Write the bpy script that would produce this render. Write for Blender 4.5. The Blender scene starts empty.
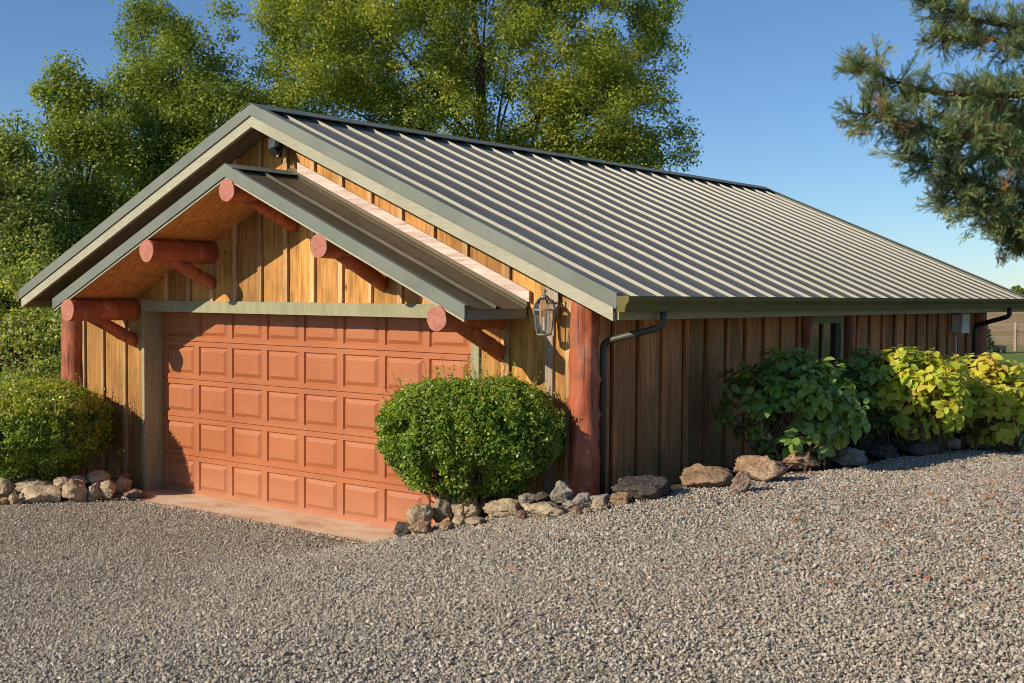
import bpy, math, random
import numpy as np
from mathutils import Vector, Matrix, noise as mnoise
R = math.radians
random.seed(7)
rng = np.random.default_rng(7)
scene = bpy.context.scene
col = scene.collection

# ------------------------------------------------------------------ camera
CAM = np.array([12.2462, -8.4753, 2.3531]); YAW, PIT, ROLL, FPX = -0.67149, 0.038447, 0.007535, 1209.42
fw = np.array([math.sin(YAW)*math.cos(PIT), math.cos(YAW)*math.cos(PIT), -math.sin(PIT)])
rt = np.array([math.cos(YAW), -math.sin(YAW), 0.0]); up = np.cross(rt, fw)
r2 = rt*math.cos(ROLL)+up*math.sin(ROLL); u2 = -rt*math.sin(ROLL)+up*math.cos(ROLL)
cd = bpy.data.cameras.new('camera'); cam = bpy.data.objects.new('camera', cd); col.objects.link(cam)
cd.sensor_width = 36; cd.lens = FPX*36/1024; cd.clip_end = 3000; cd.clip_start = .1
M = Matrix(((r2[0], u2[0], -fw[0], CAM[0]), (r2[1], u2[1], -fw[1], CAM[1]), (r2[2], u2[2], -fw[2], CAM[2]), (0, 0, 0, 1)))
cam.matrix_world = M
scene.camera = cam
def ray(u, v): return fw + r2*(u-512)/FPX - u2*(v-341.5)/FPX
def at(u, v, d): return CAM + ray(u, v)*d

# ------------------------------------------------------------------ sun and sky
SUNV = np.array([-.41, -.90, .49]); SUNV /= np.linalg.norm(SUNV)
EL = math.asin(SUNV[2]); AZ = math.atan2(SUNV[0], SUNV[1])
w = bpy.data.worlds.new('World'); scene.world = w; w.use_nodes = True
nt = w.node_tree; nt.nodes.clear()
sky = nt.nodes.new('ShaderNodeTexSky'); sky.sky_type = 'NISHITA'; sky.sun_disc = False
sky.sun_elevation = EL; sky.sun_rotation = AZ % (2*math.pi)
sky.air_density = 1.0; sky.dust_density = .1; sky.ozone_density = 5.0; sky.altitude = 900
bg = nt.nodes.new('ShaderNodeBackground'); bg.inputs[1].default_value = .10
wo = nt.nodes.new('ShaderNodeOutputWorld'); tn = nt.nodes.new('ShaderNodeMix'); tn.data_type = 'RGBA'; tn.blend_type = 'MULTIPLY'; tn.inputs[0].default_value = 1; tn.inputs[7].default_value = (.86, .94, 1.01, 1); nt.links.new(sky.outputs[0], tn.inputs[6]); nt.links.new(tn.outputs[2], bg.inputs[0]); nt.links.new(bg.outputs[0], wo.inputs[0])
sd = bpy.data.lights.new('sun', 'SUN'); sd.energy = 4.6; sd.angle = R(.5); sd.color = (1, .88, .72)
so = bpy.data.objects.new('sun', sd); col.objects.link(so)
so.rotation_euler = Vector(SUNV).to_track_quat('Z', 'Y').to_euler(); so.location = (0, -20, 20)
scene.view_settings.view_transform = 'Standard'; scene.view_settings.look = 'None'
scene.view_settings.exposure = .25; scene.view_settings.gamma = 1; scene.view_settings.use_curve_mapping = False
scene.render.engine = 'CYCLES'
scene.cycles.max_bounces = 6; scene.cycles.diffuse_bounces = 4; scene.cycles.transparent_max_bounces = 8
scene.cycles.use_denoising = True; scene.cycles.pixel_filter_type = 'BLACKMAN_HARRIS'; scene.cycles.filter_width = .95

# ------------------------------------------------------------------ material helpers
class NT:
    def __init__(s, name):
        s.m = bpy.data.materials.new(name); s.m.use_nodes = True; s.t = s.m.node_tree
        s.b = s.t.nodes['Principled BSDF']; s.out = s.t.nodes['Material Output']
        s.tc = s.n('ShaderNodeTexCoord')
    def n(s, typ, **kw):
        x = s.t.nodes.new(typ)
        for k, v in kw.items(): setattr(x, k, v)
        return x
    def l(s, a, b): s.t.links.new(a, b)
    def set(s, node, i, v):
        if hasattr(v, 'is_output'): s.l(v, node.inputs[i])
        else: node.inputs[i].default_value = v
    def math(s, op, a, b=0, c=None):
        x = s.n('ShaderNodeMath', operation=op); s.set(x, 0, a); s.set(x, 1, b)
        if c is not None: s.set(x, 2, c)
        return x.outputs[0]
    def mapc(s, sc, src=None, loc=(0, 0, 0)):
        x = s.n('ShaderNodeMapping'); s.l(src or s.tc.outputs['Object'], x.inputs[0])
        x.inputs['Scale'].default_value = sc; x.inputs['Location'].default_value = loc
        return x.outputs[0]
    def noise(s, vec, scale=5, detail=4, rough=.55, out=0):
        x = s.n('ShaderNodeTexNoise'); s.l(vec, x.inputs['Vector'])
        x.inputs['Scale'].default_value = scale; x.inputs['Detail'].default_value = detail; x.inputs['Roughness'].default_value = rough
        return x.outputs[out]
    def vor(s, vec, scale=5, feature='F1', out='Distance'):
        x = s.n('ShaderNodeTexVoronoi', feature=feature); s.l(vec, x.inputs['Vector']); x.inputs['Scale'].default_value = scale
        return x.outputs[out]
    def ramp(s, f, stops, interp='LINEAR'):
        x = s.n('ShaderNodeValToRGB'); s.l(f, x.inputs[0]); e = x.color_ramp; e.interpolation = interp
        while len(e.elements) > 1: e.elements.remove(e.elements[-1])
        for i, (p, c) in enumerate(stops):
            k = e.elements[0] if i == 0 else e.elements.new(p)
            k.position = p; k.color = (*c, 1) if len(c) == 3 else c
        return x.outputs[0]
    def mix(s, f, a, b, mode='MIX'):
        x = s.n('ShaderNodeMix', data_type='RGBA', blend_type=mode); s.set(x, 0, f)
        for i, v in ((6, a), (7, b)):
            if hasattr(v, 'is_output'): s.l(v, x.inputs[i])
            else: x.inputs[i].default_value = (*v, 1) if len(v) == 3 else v
        return x.outputs[2]
    def bump(s, h, strength=.3, dist=.01, prev=None):
        x = s.n('ShaderNodeBump'); s.l(h, x.inputs['Height']); x.inputs['Strength'].default_value = strength; x.inputs['Distance'].default_value = dist
        if prev: s.l(prev, x.inputs['Normal'])
        return x.outputs[0]
    def done(s, color=None, rough=.7, normal=None, metal=0, spec=.5):
        if color is not None: s.set(s.b, 'Base Color', (*color, 1) if isinstance(color, tuple) and len(color) == 3 else color)
        s.set(s.b, 'Roughness', rough); s.b.inputs['Metallic'].default_value = metal
        s.b.inputs['Specular IOR Level'].default_value = spec
        if normal: s.l(normal, s.b.inputs['Normal'])
        return s.m

def sep(T, src=None):
    x = T.n('ShaderNodeSeparateXYZ'); T.l(src or T.tc.outputs['Object'], x.inputs[0]); return x.outputs

def wood_boards(name, axis, c_lo, c_mid, c_hi, off=.013, pitch=.4133, mossy=0.0, tint=None, spec=.3):
    T = NT(name); xyz = sep(T); a = xyz[axis]
    bid = T.math('FLOOR', T.math('DIVIDE', T.math('SUBTRACT', a, off), pitch))
    wn = T.n('ShaderNodeTexWhiteNoise', noise_dimensions='1D'); T.l(bid, wn.inputs['W'])
    wnv = wn.outputs['Value']
    cm = T.n('ShaderNodeCombineXYZ'); T.l(xyz[0], cm.inputs[0]); T.l(xyz[1], cm.inputs[1])
    T.l(T.math('ADD', xyz[2], T.math('MULTIPLY', wnv, 37)), cm.inputs[2])
    base = cm.outputs[0]
    warp = T.noise(T.mapc((3, 3, .9), base), 1, 3)
    g1 = T.noise(T.mapc((38, 38, 1.3), base), 1, 5, .62)
    g2 = T.noise(T.mapc((150, 150, 4), base), 1, 3, .6)
    f = T.math('ADD', T.math('MULTIPLY', g1, .5), T.math('MULTIPLY', g2, .33))
    g3 = T.noise(T.mapc((9, 9, .8), base), 1, 5, .6)
    f = T.math('ADD', f, T.math('MULTIPLY', g3, .3))
    c = T.ramp(f, [(.44, c_lo), (.55, c_mid), (.68, c_hi)])
    kn = T.vor(T.mapc((4.5, 4.5, 1.7), base), 1, 'F1')
    c = T.mix(T.ramp(kn, [(.03, (1, 1, 1)), (.09, (0, 0, 0))]), c, tuple(x*.35 for x in c_lo))
    br = T.math('MULTIPLY_ADD', wnv, .55, .68)
    cb = T.n('ShaderNodeCombineColor'); [T.l(br, cb.inputs[i]) for i in range(3)]
    c = T.mix(1, c, cb.outputs[0], 'MULTIPLY')
    # blotchy weathering
    bl = T.noise(T.mapc((1.7, 1.7, .8), base), 1, 5, .65)
    c = T.mix(T.ramp(bl, [(.48, (0, 0, 0)), (.62, (.75, .75, .75))]), c, tuple(x*.45 for x in c_mid))
    if mossy:
        ms = T.noise(T.mapc((2.1, 2.1, .7), None, (3, 1, 2)), 1, 5, .6)
        zf = T.math('MULTIPLY_ADD', xyz[2], -.55, 1.25)
        mf = T.math('MULTIPLY', T.math('MULTIPLY', T.ramp(ms, [(.33, (0, 0, 0)), (.62, (1, 1, 1))]), mossy), zf)
        mf = T.math('MINIMUM', T.math('MAXIMUM', mf, 0), .9)
        c = T.mix(mf, c, (.22, .19, .085))
        ps = T.noise(T.mapc((1.4, 1.4, .9), None, (9, 5, 2)), 1, 4, .6)
        c = T.mix(T.ramp(ps, [(.58, (0, 0, 0)), (.72, (.5, .5, .5))]), c, (.22, .12, .11))
    fl = T.noise(T.mapc((55, 55, 10), None, (2, 2, 2)), 1, 3)
    c = T.mix(T.ramp(fl, [(.66, (0, 0, 0)), (.74, (.6, .6, .6))]), c, tuple(x*.3 for x in c_lo))
    return T.done(c, .72, T.bump(T.math('ADD', g1, T.math('MULTIPLY', g2, .6)), .5, .006), spec=spec)

M_front = wood_boards('front_boards', 0, (.20, .078, .018), (.50, .235, .055), (.70, .37, .10))
M_side = wood_boards('side_boards', 1, (.26, .085, .03), (.57, .22, .075), (.70, .34, .13), .03, mossy=.7)
M_fbat = wood_boards('front_battens', 0, (.34, .17, .07), (.60, .36, .16), (.74, .50, .26), .2)
M_sbat = wood_boards('side_battens', 1, (.30, .09, .03), (.60, .22, .07), (.72, .34, .13), .2, mossy=.6)
M_backw = wood_boards('rear_boards', 1, (.10, .036, .014), (.26, .105, .035), (.37, .17, .06))

def simple_wood(name, lo, mid, hi, scale=(2, 40, 40), bumps=.4, rough=.7):
    T = NT(name); g = T.noise(T.mapc(scale), 1, 5, .6); g2 = T.noise(T.mapc(tuple(x*4 for x in scale)), 1, 3)
    f = T.math('ADD', T.math('MULTIPLY', g, .7), T.math('MULTIPLY', g2, .3))
    c = T.ramp(f, [(.33, lo), (.5, mid), (.67, hi)])
    bl = T.noise(T.mapc((1.5, 1.5, 1.5)), 1, 4, .6)
    c = T.mix(T.ramp(bl, [(.45, (0, 0, 0)), (.7, (.5, .5, .5))]), c, tuple(x*.65 for x in mid))
    return T.done(c, rough, T.bump(f, bumps, .004), spec=.3)
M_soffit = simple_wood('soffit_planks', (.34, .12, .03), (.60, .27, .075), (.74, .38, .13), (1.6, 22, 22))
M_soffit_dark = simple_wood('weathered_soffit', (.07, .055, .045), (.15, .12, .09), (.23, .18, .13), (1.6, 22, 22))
M_barge = simple_wood('pale_green_board', (.33, .31, .21), (.40, .375, .26), (.44, .415, .295), (6, 60, 60), .3)
M_fascia = simple_wood('olive_fascia', (.26, .225, .10), (.31, .27, .125), (.36, .31, .15), (30, 2, 30), .2)
M_trim = simple_wood('sage_trim', (.25, .24, .13), (.32, .305, .175), (.37, .355, .215), (30, 30, 3), .25)
M_raw = simple_wood('raw_pink_board', (.42, .28, .21), (.66, .50, .41), (.80, .66, .56), (1.5, 30, 30), .4)
M_grayb = simple_wood('grey_weathered_board', (.24, .17, .11), (.38, .29, .20), (.46, .37, .27), (40, 40, 2), .4)

def log_mat():
    T = NT('red_stained_log')
    g = T.noise(T.mapc((9, 9, 3)), 1, 6, .65); g2 = T.noise(T.mapc((3, 3, 2)), 1, 4)
    c = T.ramp(g, [(.32, (.26, .05, .016)), (.5, (.44, .112, .042)), (.66, (.55, .185, .085)), (.76, (.66, .34, .21))])
    c = T.mix(T.ramp(g2, [(.42, (0, 0, 0)), (.62, (.5, .5, .5))]), c, (.33, .075, .03))
    pt = T.noise(T.mapc((5, 5, 2.2), None, (4, 4, 4)), 1, 6, .7)
    c = T.mix(T.ramp(pt, [(.52, (0, 0, 0)), (.60, (.65, .65, .65))]), c, (.21, .085, .04))
    c = T.mix(T.ramp(pt, [(.30, (.6, .6, .6)), (.36, (0, 0, 0))]), c, (.66, .36, .24))
    cr = T.noise(T.mapc((34, 34, 1.6)), 1, 3)
    c = T.mix(T.ramp(cr, [(.30, (.8, .8, .8)), (.37, (0, 0, 0))]), c, (.06, .02, .012))
    return T.done(c, .55, T.bump(T.math('ADD', g, cr), .35, .012), spec=.45)
M_log = log_mat()
def logend_mat():
    T = NT('log_end_grain')
    g = T.noise(T.mapc((40, 40, 40)), 1, 4); r = T.noise(T.mapc((7, 7, 7)), 1, 3)
    c = T.ramp(g, [(.35, (.42, .15, .095)), (.6, (.50, .20, .13))])
    vd = T.n('ShaderNodeVectorMath', operation='DISTANCE'); T.l(T.mapc((1, 0, 1), T.tc.outputs['Generated']), vd.inputs[0]); vd.inputs[1].default_value = (.5, 0, .5)
    rg = T.math('SINE', T.math('MULTIPLY', T.math('ADD', vd.outputs[1], T.math('MULTIPLY', r, .06)), 95))
    c = T.mix(T.math('MULTIPLY', T.math('ADD', rg, 1), .22), c, (.28, .08, .045))
    c = T.mix(T.ramp(r, [(.47, (0, 0, 0)), (.5, (.45, .45, .45)), (.53, (0, 0, 0))]), c, (.22, .06, .03))
    return T.done(c, .75, T.bump(g, .3, .004))
M_logend = logend_mat()

def metal(name, c1, c2, rough=.42, dirt=(.16, .12, .08), damt=.35, axis_sc=(1.2, 6, 1.2), met=.0):
    T = NT(name)
    n1 = T.noise(T.mapc(axis_sc), 1, 5, .6); n2 = T.noise(T.mapc((25, 25, 25)), 1, 4, .7)
    c = T.ramp(n1, [(.35, c1), (.65, c2)])
    c = T.mix(T.math('MULTIPLY', T.ramp(n2, [(.5, (0, 0, 0)), (.72, (1, 1, 1))]), damt), c, dirt)
    rr = T.math('MULTIPLY_ADD', n1, .25, rough-.1)
    return T.done(c, rr, T.bump(n1, .05, .01), met, .4)
M_roof = metal('painted_roof_metal', (.18, .175, .145), (.235, .23, .19), .5, damt=.4, met=.38)
M_roof2 = metal('mossy_roof_metal', (.085, .078, .048), (.145, .122, .075), .55, (.20, .12, .06), .8, met=.35)
M_rake = metal('green_grey_trim_metal', (.145, .162, .125), (.185, .20, .155), .45, damt=.2, axis_sc=(1.5, 1.5, 1.5))
M_gutter = metal('olive_gutter_metal', (.13, .108, .035), (.165, .14, .045), .6, damt=.2, axis_sc=(1.5, 1.5, 1.5))
M_gutter.node_tree.nodes['Principled BSDF'].inputs['Specular IOR Level'].default_value = .12
M_pipe = metal('dark_downspout_metal', (.05, .052, .036), (.07, .072, .05), .45, damt=.2)
M_pipe2 = metal('brown_downspout_metal', (.035, .02, .016), (.05, .03, .022), .4, damt=.1)
def flat(name, c, rough=.6, metal_=0, spec=.5, var=.15, sc=12):
    T = NT(name); n = T.noise(T.mapc((sc, sc, sc)), 1, 4)
    col_ = T.ramp(n, [(.3, tuple(x*(1-var) for x in c)), (.7, tuple(min(1, x*(1+var)) for x in c))])
    return T.done(col_, rough, T.bump(n, .1, .003), metal_, spec)
M_iron = flat('aged_pewter', (.36, .32, .26), .4, .6)
M_black = flat('black_plastic', (.02, .02, .022), .4)
M_white = flat('white_plastic', (.8, .78, .72), .5)
M_gbox = flat('grey_utility_box', (.72, .70, .63), .5)
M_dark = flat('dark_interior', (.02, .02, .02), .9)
M_rubber = flat('rubber_seal', (.03, .028, .025), .8)
M_wire = flat('galvanised_wire', (.35, .34, .3), .5, .5)
M_post = flat('weathered_fence_wood', (.36, .25, .17), .8)
M_cart = flat('dark_cart_paint', (.05, .05, .045), .6)
def glass(name, tint=(1, 1, 1), rough=.03):
    T = NT(name); b = T.b
    b.inputs['Base Color'].default_value = (*tint, 1); b.inputs['Roughness'].default_value = rough
    tr = T.n('ShaderNodeBsdfTransparent'); gl = T.n('ShaderNodeBsdfGlossy'); gl.inputs['Roughness'].default_value = rough
    tr.inputs[0].default_value = (*tint, 1)
    fr = T.n('ShaderNodeFresnel'); fr.inputs[0].default_value = 1.5
    mx = T.n('ShaderNodeMixShader'); T.l(T.math('ADD', fr.outputs[0], .12), mx.inputs[0]); T.l(tr.outputs[0], mx.inputs[1]); T.l(gl.outputs[0], mx.inputs[2])
    T.l(mx.outputs[0], T.out.inputs[0]); return T.m
M_glass = glass('lantern_glass', (.97, .96, .92), .12)
M_wglass = flat('dark_window_glass', (.015, .017, .018), .06, 0, .9, .05)
def door_mat():
    T = NT('terracotta_door_paint')
    g = T.noise(T.mapc((1.2, 30, 55)), 1, 5, .65); b = T.noise(T.mapc((1, 1, 1)), 1, 5, .6); sp = T.noise(T.mapc((22, 22, 22)), 1, 4, .7)
    c = T.ramp(b, [(.3, (.37, .112, .038)), (.7, (.455, .155, .056))])
    c = T.mix(T.ramp(g, [(.55, (0, 0, 0)), (.8, (.35, .35, .35))]), c, (.60, .27, .13))
    zz = sep(T)[2]; dz_ = T.n('ShaderNodeMapRange'); T.l(T.math('ADD', zz, T.math('MULTIPLY', sp, .35)), dz_.inputs[0]); dz_.inputs[1].default_value = .62; dz_.inputs[2].default_value = .16; dz_.inputs[4].default_value = .4
    c = T.mix(dz_.outputs[0], c, (.50, .27, .16))
    dn_ = T.noise(T.mapc((1.1, 1.1, 9)), 1, 5, .7); c = T.mix(T.ramp(dn_, [(.5, (0, 0, 0)), (.7, (.35, .35, .35))]), c, (.33, .13, .07))
    c = T.mix(T.ramp(sp, [(.66, (0, 0, 0)), (.76, (.3, .3, .3))]), c, (.36, .12, .06))
    return T.done(c, .5, T.bump(g, .22, .003), spec=.4)
M_door = door_mat()
def concrete_mat():
    T = NT('stained_concrete')
    n1 = T.noise(T.mapc((1.6, 3, 3)), 1, 6, .65); n2 = T.noise(T.mapc((30, 30, 30)), 1, 4, .7)
    c = T.ramp(n1, [(.35, (.48, .29, .17)), (.5, (.64, .46, .30)), (.68, (.68, .57, .43))])
    c = T.mix(T.ramp(n2, [(.55, (0, 0, 0)), (.8, (.6, .6, .6))]), c, (.25, .15, .10))
    return T.done(c, .85, T.bump(n2, .3, .006), spec=.2)
M_conc = concrete_mat()

def leaf_mat(name, stops, rough=.45, trans=.3, attr='rnd', spec=.4, tc=None, back=None):
    T = NT(name)
    a = T.n('ShaderNodeAttribute', attribute_name=attr)
    c = T.ramp(a.outputs['Fac'], stops)
    b = T.b; T.l(c, b.inputs['Base Color']); b.inputs['Roughness'].default_value = rough; b.inputs['Specular IOR Level'].default_value = spec
    tr = T.n('ShaderNodeBsdfTranslucent')
    tcx = T.mix(1, c, tc or (1.5, 1.7, .5, 1), 'MULTIPLY'); T.l(tcx, tr.inputs[0])
    mx = T.n('ShaderNodeMixShader'); mx.inputs[0].default_value = trans
    T.l(b.outputs[0], mx.inputs[1]); T.l(tr.outputs[0], mx.inputs[2]); T.l(mx.outputs[0], T.out.inputs[0])
    return T.m
M_oak = leaf_mat('oak_leaves', [(0, (.10, .14, .03)), (.35, (.20, .25, .04)), (.65, (.33, .35, .05)), (.88, (.46, .42, .07)), (1, (.52, .38, .10))], trans=.4)
M_oak2 = leaf_mat('dark_oak_leaves', [(0, (.13, .17, .06)), (.5, (.29, .33, .09)), (.85, (.44, .45, .12)), (1, (.40, .33, .12))], trans=.4)
M_box = leaf_mat('bush_leaves', [(0, (.10, .16, .025)), (.5, (.24, .34, .045)), (.85, (.40, .46, .065)), (1, (.50, .42, .08))], .38, .32, spec=.45)
M_hyd = leaf_mat('hydrangea_green', [(0, (.14, .25, .055)), (.5, (.27, .41, .09)), (.9, (.38, .50, .10)), (1, (.52, .54, .11))], .36, .42, spec=.6, tc=(1.2, 1.25, .5, 1))
M_hydy = leaf_mat('hydrangea_yellow', [(0, (.22, .34, .05)), (.3, (.45, .54, .06)), (.65, (.70, .66, .08)), (.86, (.72, .50, .13)), (1, (.70, .34, .18))], .4, .42, tc=(1.3, 1.3, .6, 1))
M_red = leaf_mat('redwood_needles', [(0, (.10, .16, .07)), (.5, (.23, .31, .13)), (.8, (.38, .41, .17)), (.9, (.36, .20, .07)), (1, (.42, .17, .06))], .5, .25)
M_sap = leaf_mat('sapling_leaves', [(0, (.04, .08, .04)), (1, (.10, .15, .07))])
M_grass = leaf_mat('grass_blades', [(0, (.07, .13, .02)), (.7, (.14, .22, .035)), (1, (.33, .30, .10))])
M_litter = leaf_mat('fallen_leaves', [(0, (.45, .17, .07)), (.5, (.60, .25, .11)), (.8, (.34, .10, .05)), (1, (.62, .50, .36))], .7, .1, tc=(1, 1, 1, 1))
def bark(name, a, b):
    T = NT(name); g = T.noise(T.mapc((14, 14, 3)), 1, 5, .65)
    return T.done(T.ramp(g, [(.35, a), (.65, b)]), .9, T.bump(g, .7, .03), spec=.1)
M_bark = bark('oak_bark', (.05, .036, .026), (.15, .11, .08))
M_rbark = bark('redwood_bark', (.09, .045, .028), (.20, .11, .07))
M_twig = bark('twig_bark', (.10, .06, .035), (.25, .16, .10))

# ------------------------------------------------------------------ mesh helpers
def link(name, V, F, mat, parent=None, origin=(0, 0, 0), smooth=False, mats=None, fm=None, rnd=None):
    me = bpy.data.meshes.new(name)
    V = np.asarray(V, dtype=np.float64) - np.asarray(origin, dtype=np.float64)
    if isinstance(F, np.ndarray):
        k = F.shape[1]; n = F.shape[0]
        me.vertices.add(len(V)); me.vertices.foreach_set('co', V.astype(np.float32).ravel())
        me.loops.add(n*k); me.loops.foreach_set('vertex_index', F.astype(np.int32).ravel())
        me.polygons.add(n); me.polygons.foreach_set('loop_start', (np.arange(n)*k).astype(np.int32))
        me.update(calc_edges=True)
    else:
        me.from_pydata([tuple(v) for v in V], [], F); me.update()
    for m in (mats or [mat]): me.materials.append(m)
    if fm is not None: me.polygons.foreach_set('material_index', np.asarray(fm, dtype=np.int32))
    if smooth: me.polygons.foreach_set('use_smooth', np.ones(len(me.polygons), dtype=bool))
    if rnd is not None:
        at_ = me.attributes.new('rnd', 'FLOAT', 'FACE'); at_.data.foreach_set('value', np.asarray(rnd, dtype=np.float32))
    me.validate()
    o = bpy.data.objects.new(name, me); col.objects.link(o)
    if parent:
        o.parent = parent; pl = parent['_w'] if '_w' in parent else (0, 0, 0)
        o.location = Vector(origin) - Vector(pl)
    else: o.location = origin
    o['_w'] = tuple(float(x) for x in origin)
    return o
def tag(o, label=None, cat=None, group=None, kind=None):
    if label: o['label'] = label
    if cat: o['category'] = cat
    if group: o['group'] = group
    if kind: o['kind'] = kind
    return o
def empty(name, loc):
    o = bpy.data.objects.new(name, None); col.objects.link(o); o.location = loc; o['_w'] = tuple(float(x) for x in loc)
    o.empty_display_size = .2
    return o
class MB:
    def __init__(s): s.v = []; s.f = []; s.m = []
    def hexa(s, pts, m=0):  # 8 pts: bottom 4 ccw, top 4 ccw
        b = len(s.v); s.v += [tuple(p) for p in pts]
        for q in ((3, 2, 1, 0), (4, 5, 6, 7), (0, 1, 5, 4), (1, 2, 6, 5), (2, 3, 7, 6), (3, 0, 4, 7)):
            s.f.append(tuple(b+i for i in q)); s.m.append(m)
        return s
    def box(s, x0, x1, y0, y1, z0, z1, m=0):
        return s.hexa(((x0, y0, z0), (x1, y0, z0), (x1, y1, z0), (x0, y1, z0), (x0, y0, z1), (x1, y0, z1), (x1, y1, z1), (x0, y1, z1)), m)
    def zbox(s, x0, x1, y0, y1, z0a, z0b, z1a, z1b, m=0):  # z differs between x0 (a) and x1 (b)
        return s.hexa(((x0, y0, z0a), (x1, y0, z0b), (x1, y1, z0b), (x0, y1, z0a), (x0, y0, z1a), (x1, y0, z1b), (x1, y1, z1b), (x0, y1, z1a)), m)
    def tube(s, pts, rad, n=10, caps=True, m=0, mcap=None):
        pts = [Vector(p) for p in pts]; rad = rad if hasattr(rad, '__len__') else [rad]*len(pts)
        b = len(s.v); ref = None
        for i, p in enumerate(pts):
            t = (pts[min(i+1, len(pts)-1)]-pts[max(i-1, 0)]).normalized()
            if ref is None:
                ref = t.orthogonal().normalized()
            ref = (ref-t*ref.dot(t)).normalized(); bi = t.cross(ref)
            for k in range(n):
                a = 2*math.pi*k/n; s.v.append(tuple(p+(ref*math.cos(a)+bi*math.sin(a))*rad[i]))
        for i in range(len(pts)-1):
            for k in range(n):
                s.f.append((b+i*n+k, b+i*n+(k+1) % n, b+(i+1)*n+(k+1) % n, b+(i+1)*n+k)); s.m.append(m)
        if caps:
            s.f.append(tuple(b+k for k in range(n))[::-1]); s.m.append(m if mcap is None else mcap)
            s.f.append(tuple(b+(len(pts)-1)*n+k for k in range(n))); s.m.append(m if mcap is None else mcap)
        return s
    def lathe(s, c, prof, n=12, m=0):
        b = len(s.v)
        for (r, z) in prof:
            for k in range(n):
                a = 2*math.pi*(k+.5)/n; s.v.append((c[0]+r*math.cos(a), c[1]+r*math.sin(a), c[2]+z))
        for i in range(len(prof)-1):
            for k in range(n): s.f.append((b+i*n+k, b+i*n+(k+1) % n, b+(i+1)*n+(k+1) % n, b+(i+1)*n+k)); s.m.append(m)
        s.f.append(tuple(b+k for k in range(n))[::-1]); s.m.append(m); s.f.append(tuple(b+(len(prof)-1)*n+k for k in range(n))); s.m.append(m)
        return s
    def build(s, name, mat, parent=None, origin=(0, 0, 0), smooth=False, mats=None):
        return link(name, s.v, s.f, mat, parent, origin, smooth, mats, s.m if mats else None)

# ------------------------------------------------------------------ terrain
CP = np.array([
 (-.5, -2.2, -.02), (2.4, -.47, -.006), (0, -.45, -.006), (4.3, -.47, .0), (3.3, -.5, -.01), (3.3, -1.0, .0), (1.3, -.5, -.006), (.5, -.5, -.006), (4.0, .1, -.06), (2.4, .2, -.06), (1, .2, -.06), (2.4, 1, -.04), (0, .2, -.06), (0, 1, -.06), (4.9, 1, -.03), (2.4, 5, -.05), (0, 9, -.05), (5, 9, .0),
 (-2, -1.0, .02), (-3, 1, .05), (-5, -3, 0), (-8, 3, .1), (-10, -8, 0), (-6, 10, .05), (-10, 15, 0),
 (4.72, -.6, .13), (5.22, -.55, .34), (5.79, -.5, .47), (6.42, -.5, .60), (6.92, -.5, .71), (6.2, .1, .60), (5.6, .0, .42), (5.1, 0, .22), (4.9, -.2, .14),
 (7.1, .44, .77), (7.4, 1.2, .77), (8.2, 2.5, .78), (7.75, 2.2, .76), (8.0, 4.2, .75), (8.3, 5.8, .68), (6.4, 2, .62), (6.4, 4, .65), (6.4, 7, .6), (6.4, 10, .5),
 (7.3, 3, .76), (7.6, 6, .75), (9.2, 8, .6), (9.6, 12, .3), (6, 14, .1), (0, 16, -.1), (14, 12, .5),
 (4.2, -1.4, .05), (2, -2, -.01), (6.2, -2.3, .38), (8.9, -4.2, .66), (7.1, -5.6, .5), (5.3, -4.7, .22), (10.4, -2, .88), (9, 0, .86), (12, 2, 1.0), (12.2, -8.5, .85), (9, -9, .6), (5, -9, .2), (0, -6, 0), (16, -4, 1.0), (16, 4, 1.0), (14, -14, .9), (2, -14, .1), (3.3, -2.8, .08)])
def _k(r2_): return np.where(r2_ > 1e-12, r2_*np.log(np.maximum(r2_, 1e-12))*.5, 0)
_n = len(CP); _A = np.zeros((_n+3, _n+3)); _d = ((CP[:, None, :2]-CP[None, :, :2])**2).sum(-1)
_A[:_n, :_n] = _k(_d)+np.eye(_n)*.03; _A[:_n, _n] = 1; _A[:_n, _n+1:] = CP[:, :2]; _A[_n, :_n] = 1; _A[_n+1:, :_n] = CP[:, :2].T
_w = np.linalg.solve(_A, np.concatenate([CP[:, 2], [0, 0, 0]]))
def sstep(a, b, x): t = np.clip((x-a)/(b-a), 0, 1); return t*t*(3-2*t)
def ground_z(x, y):
    x = np.asarray(x, float); y = np.asarray(y, float); sh = x.shape; P = np.stack([x.ravel(), y.ravel()], -1)
    Pc = np.clip(P, [-11, -15], [16, 16])
    z = _k(((Pc[:, None]-CP[None, :, :2])**2).sum(-1))@_w[:_n]+_w[_n]+Pc@_w[_n+1:]
    d = np.hypot(P[:, 0]-3, P[:, 1]+1)
    far = -.45+np.zeros(len(P))
    s = P[:, 1]-P[:, 0]*.25        # distance into the valley behind the garage
    far = far+2.6*sstep(70, 300, s)+.5*np.sin(P[:, 0]*.02+1)*sstep(90, 250, s)
    t = sstep(14, 30, d)
    return (z*(1-t)+far*t).reshape(sh)
def gz(x, y): return float(ground_z(np.array([x]), np.array([y]))[0])
def hit(u, v):
    r = ray(u, v); ts = np.linspace(3, 40, 1900); P = CAM[None]+r[None]*ts[:, None]
    dz = P[:, 2]-ground_z(P[:, 0], P[:, 1]); i = int(np.argmax(dz < 0)); return P[i], ts[i]

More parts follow.
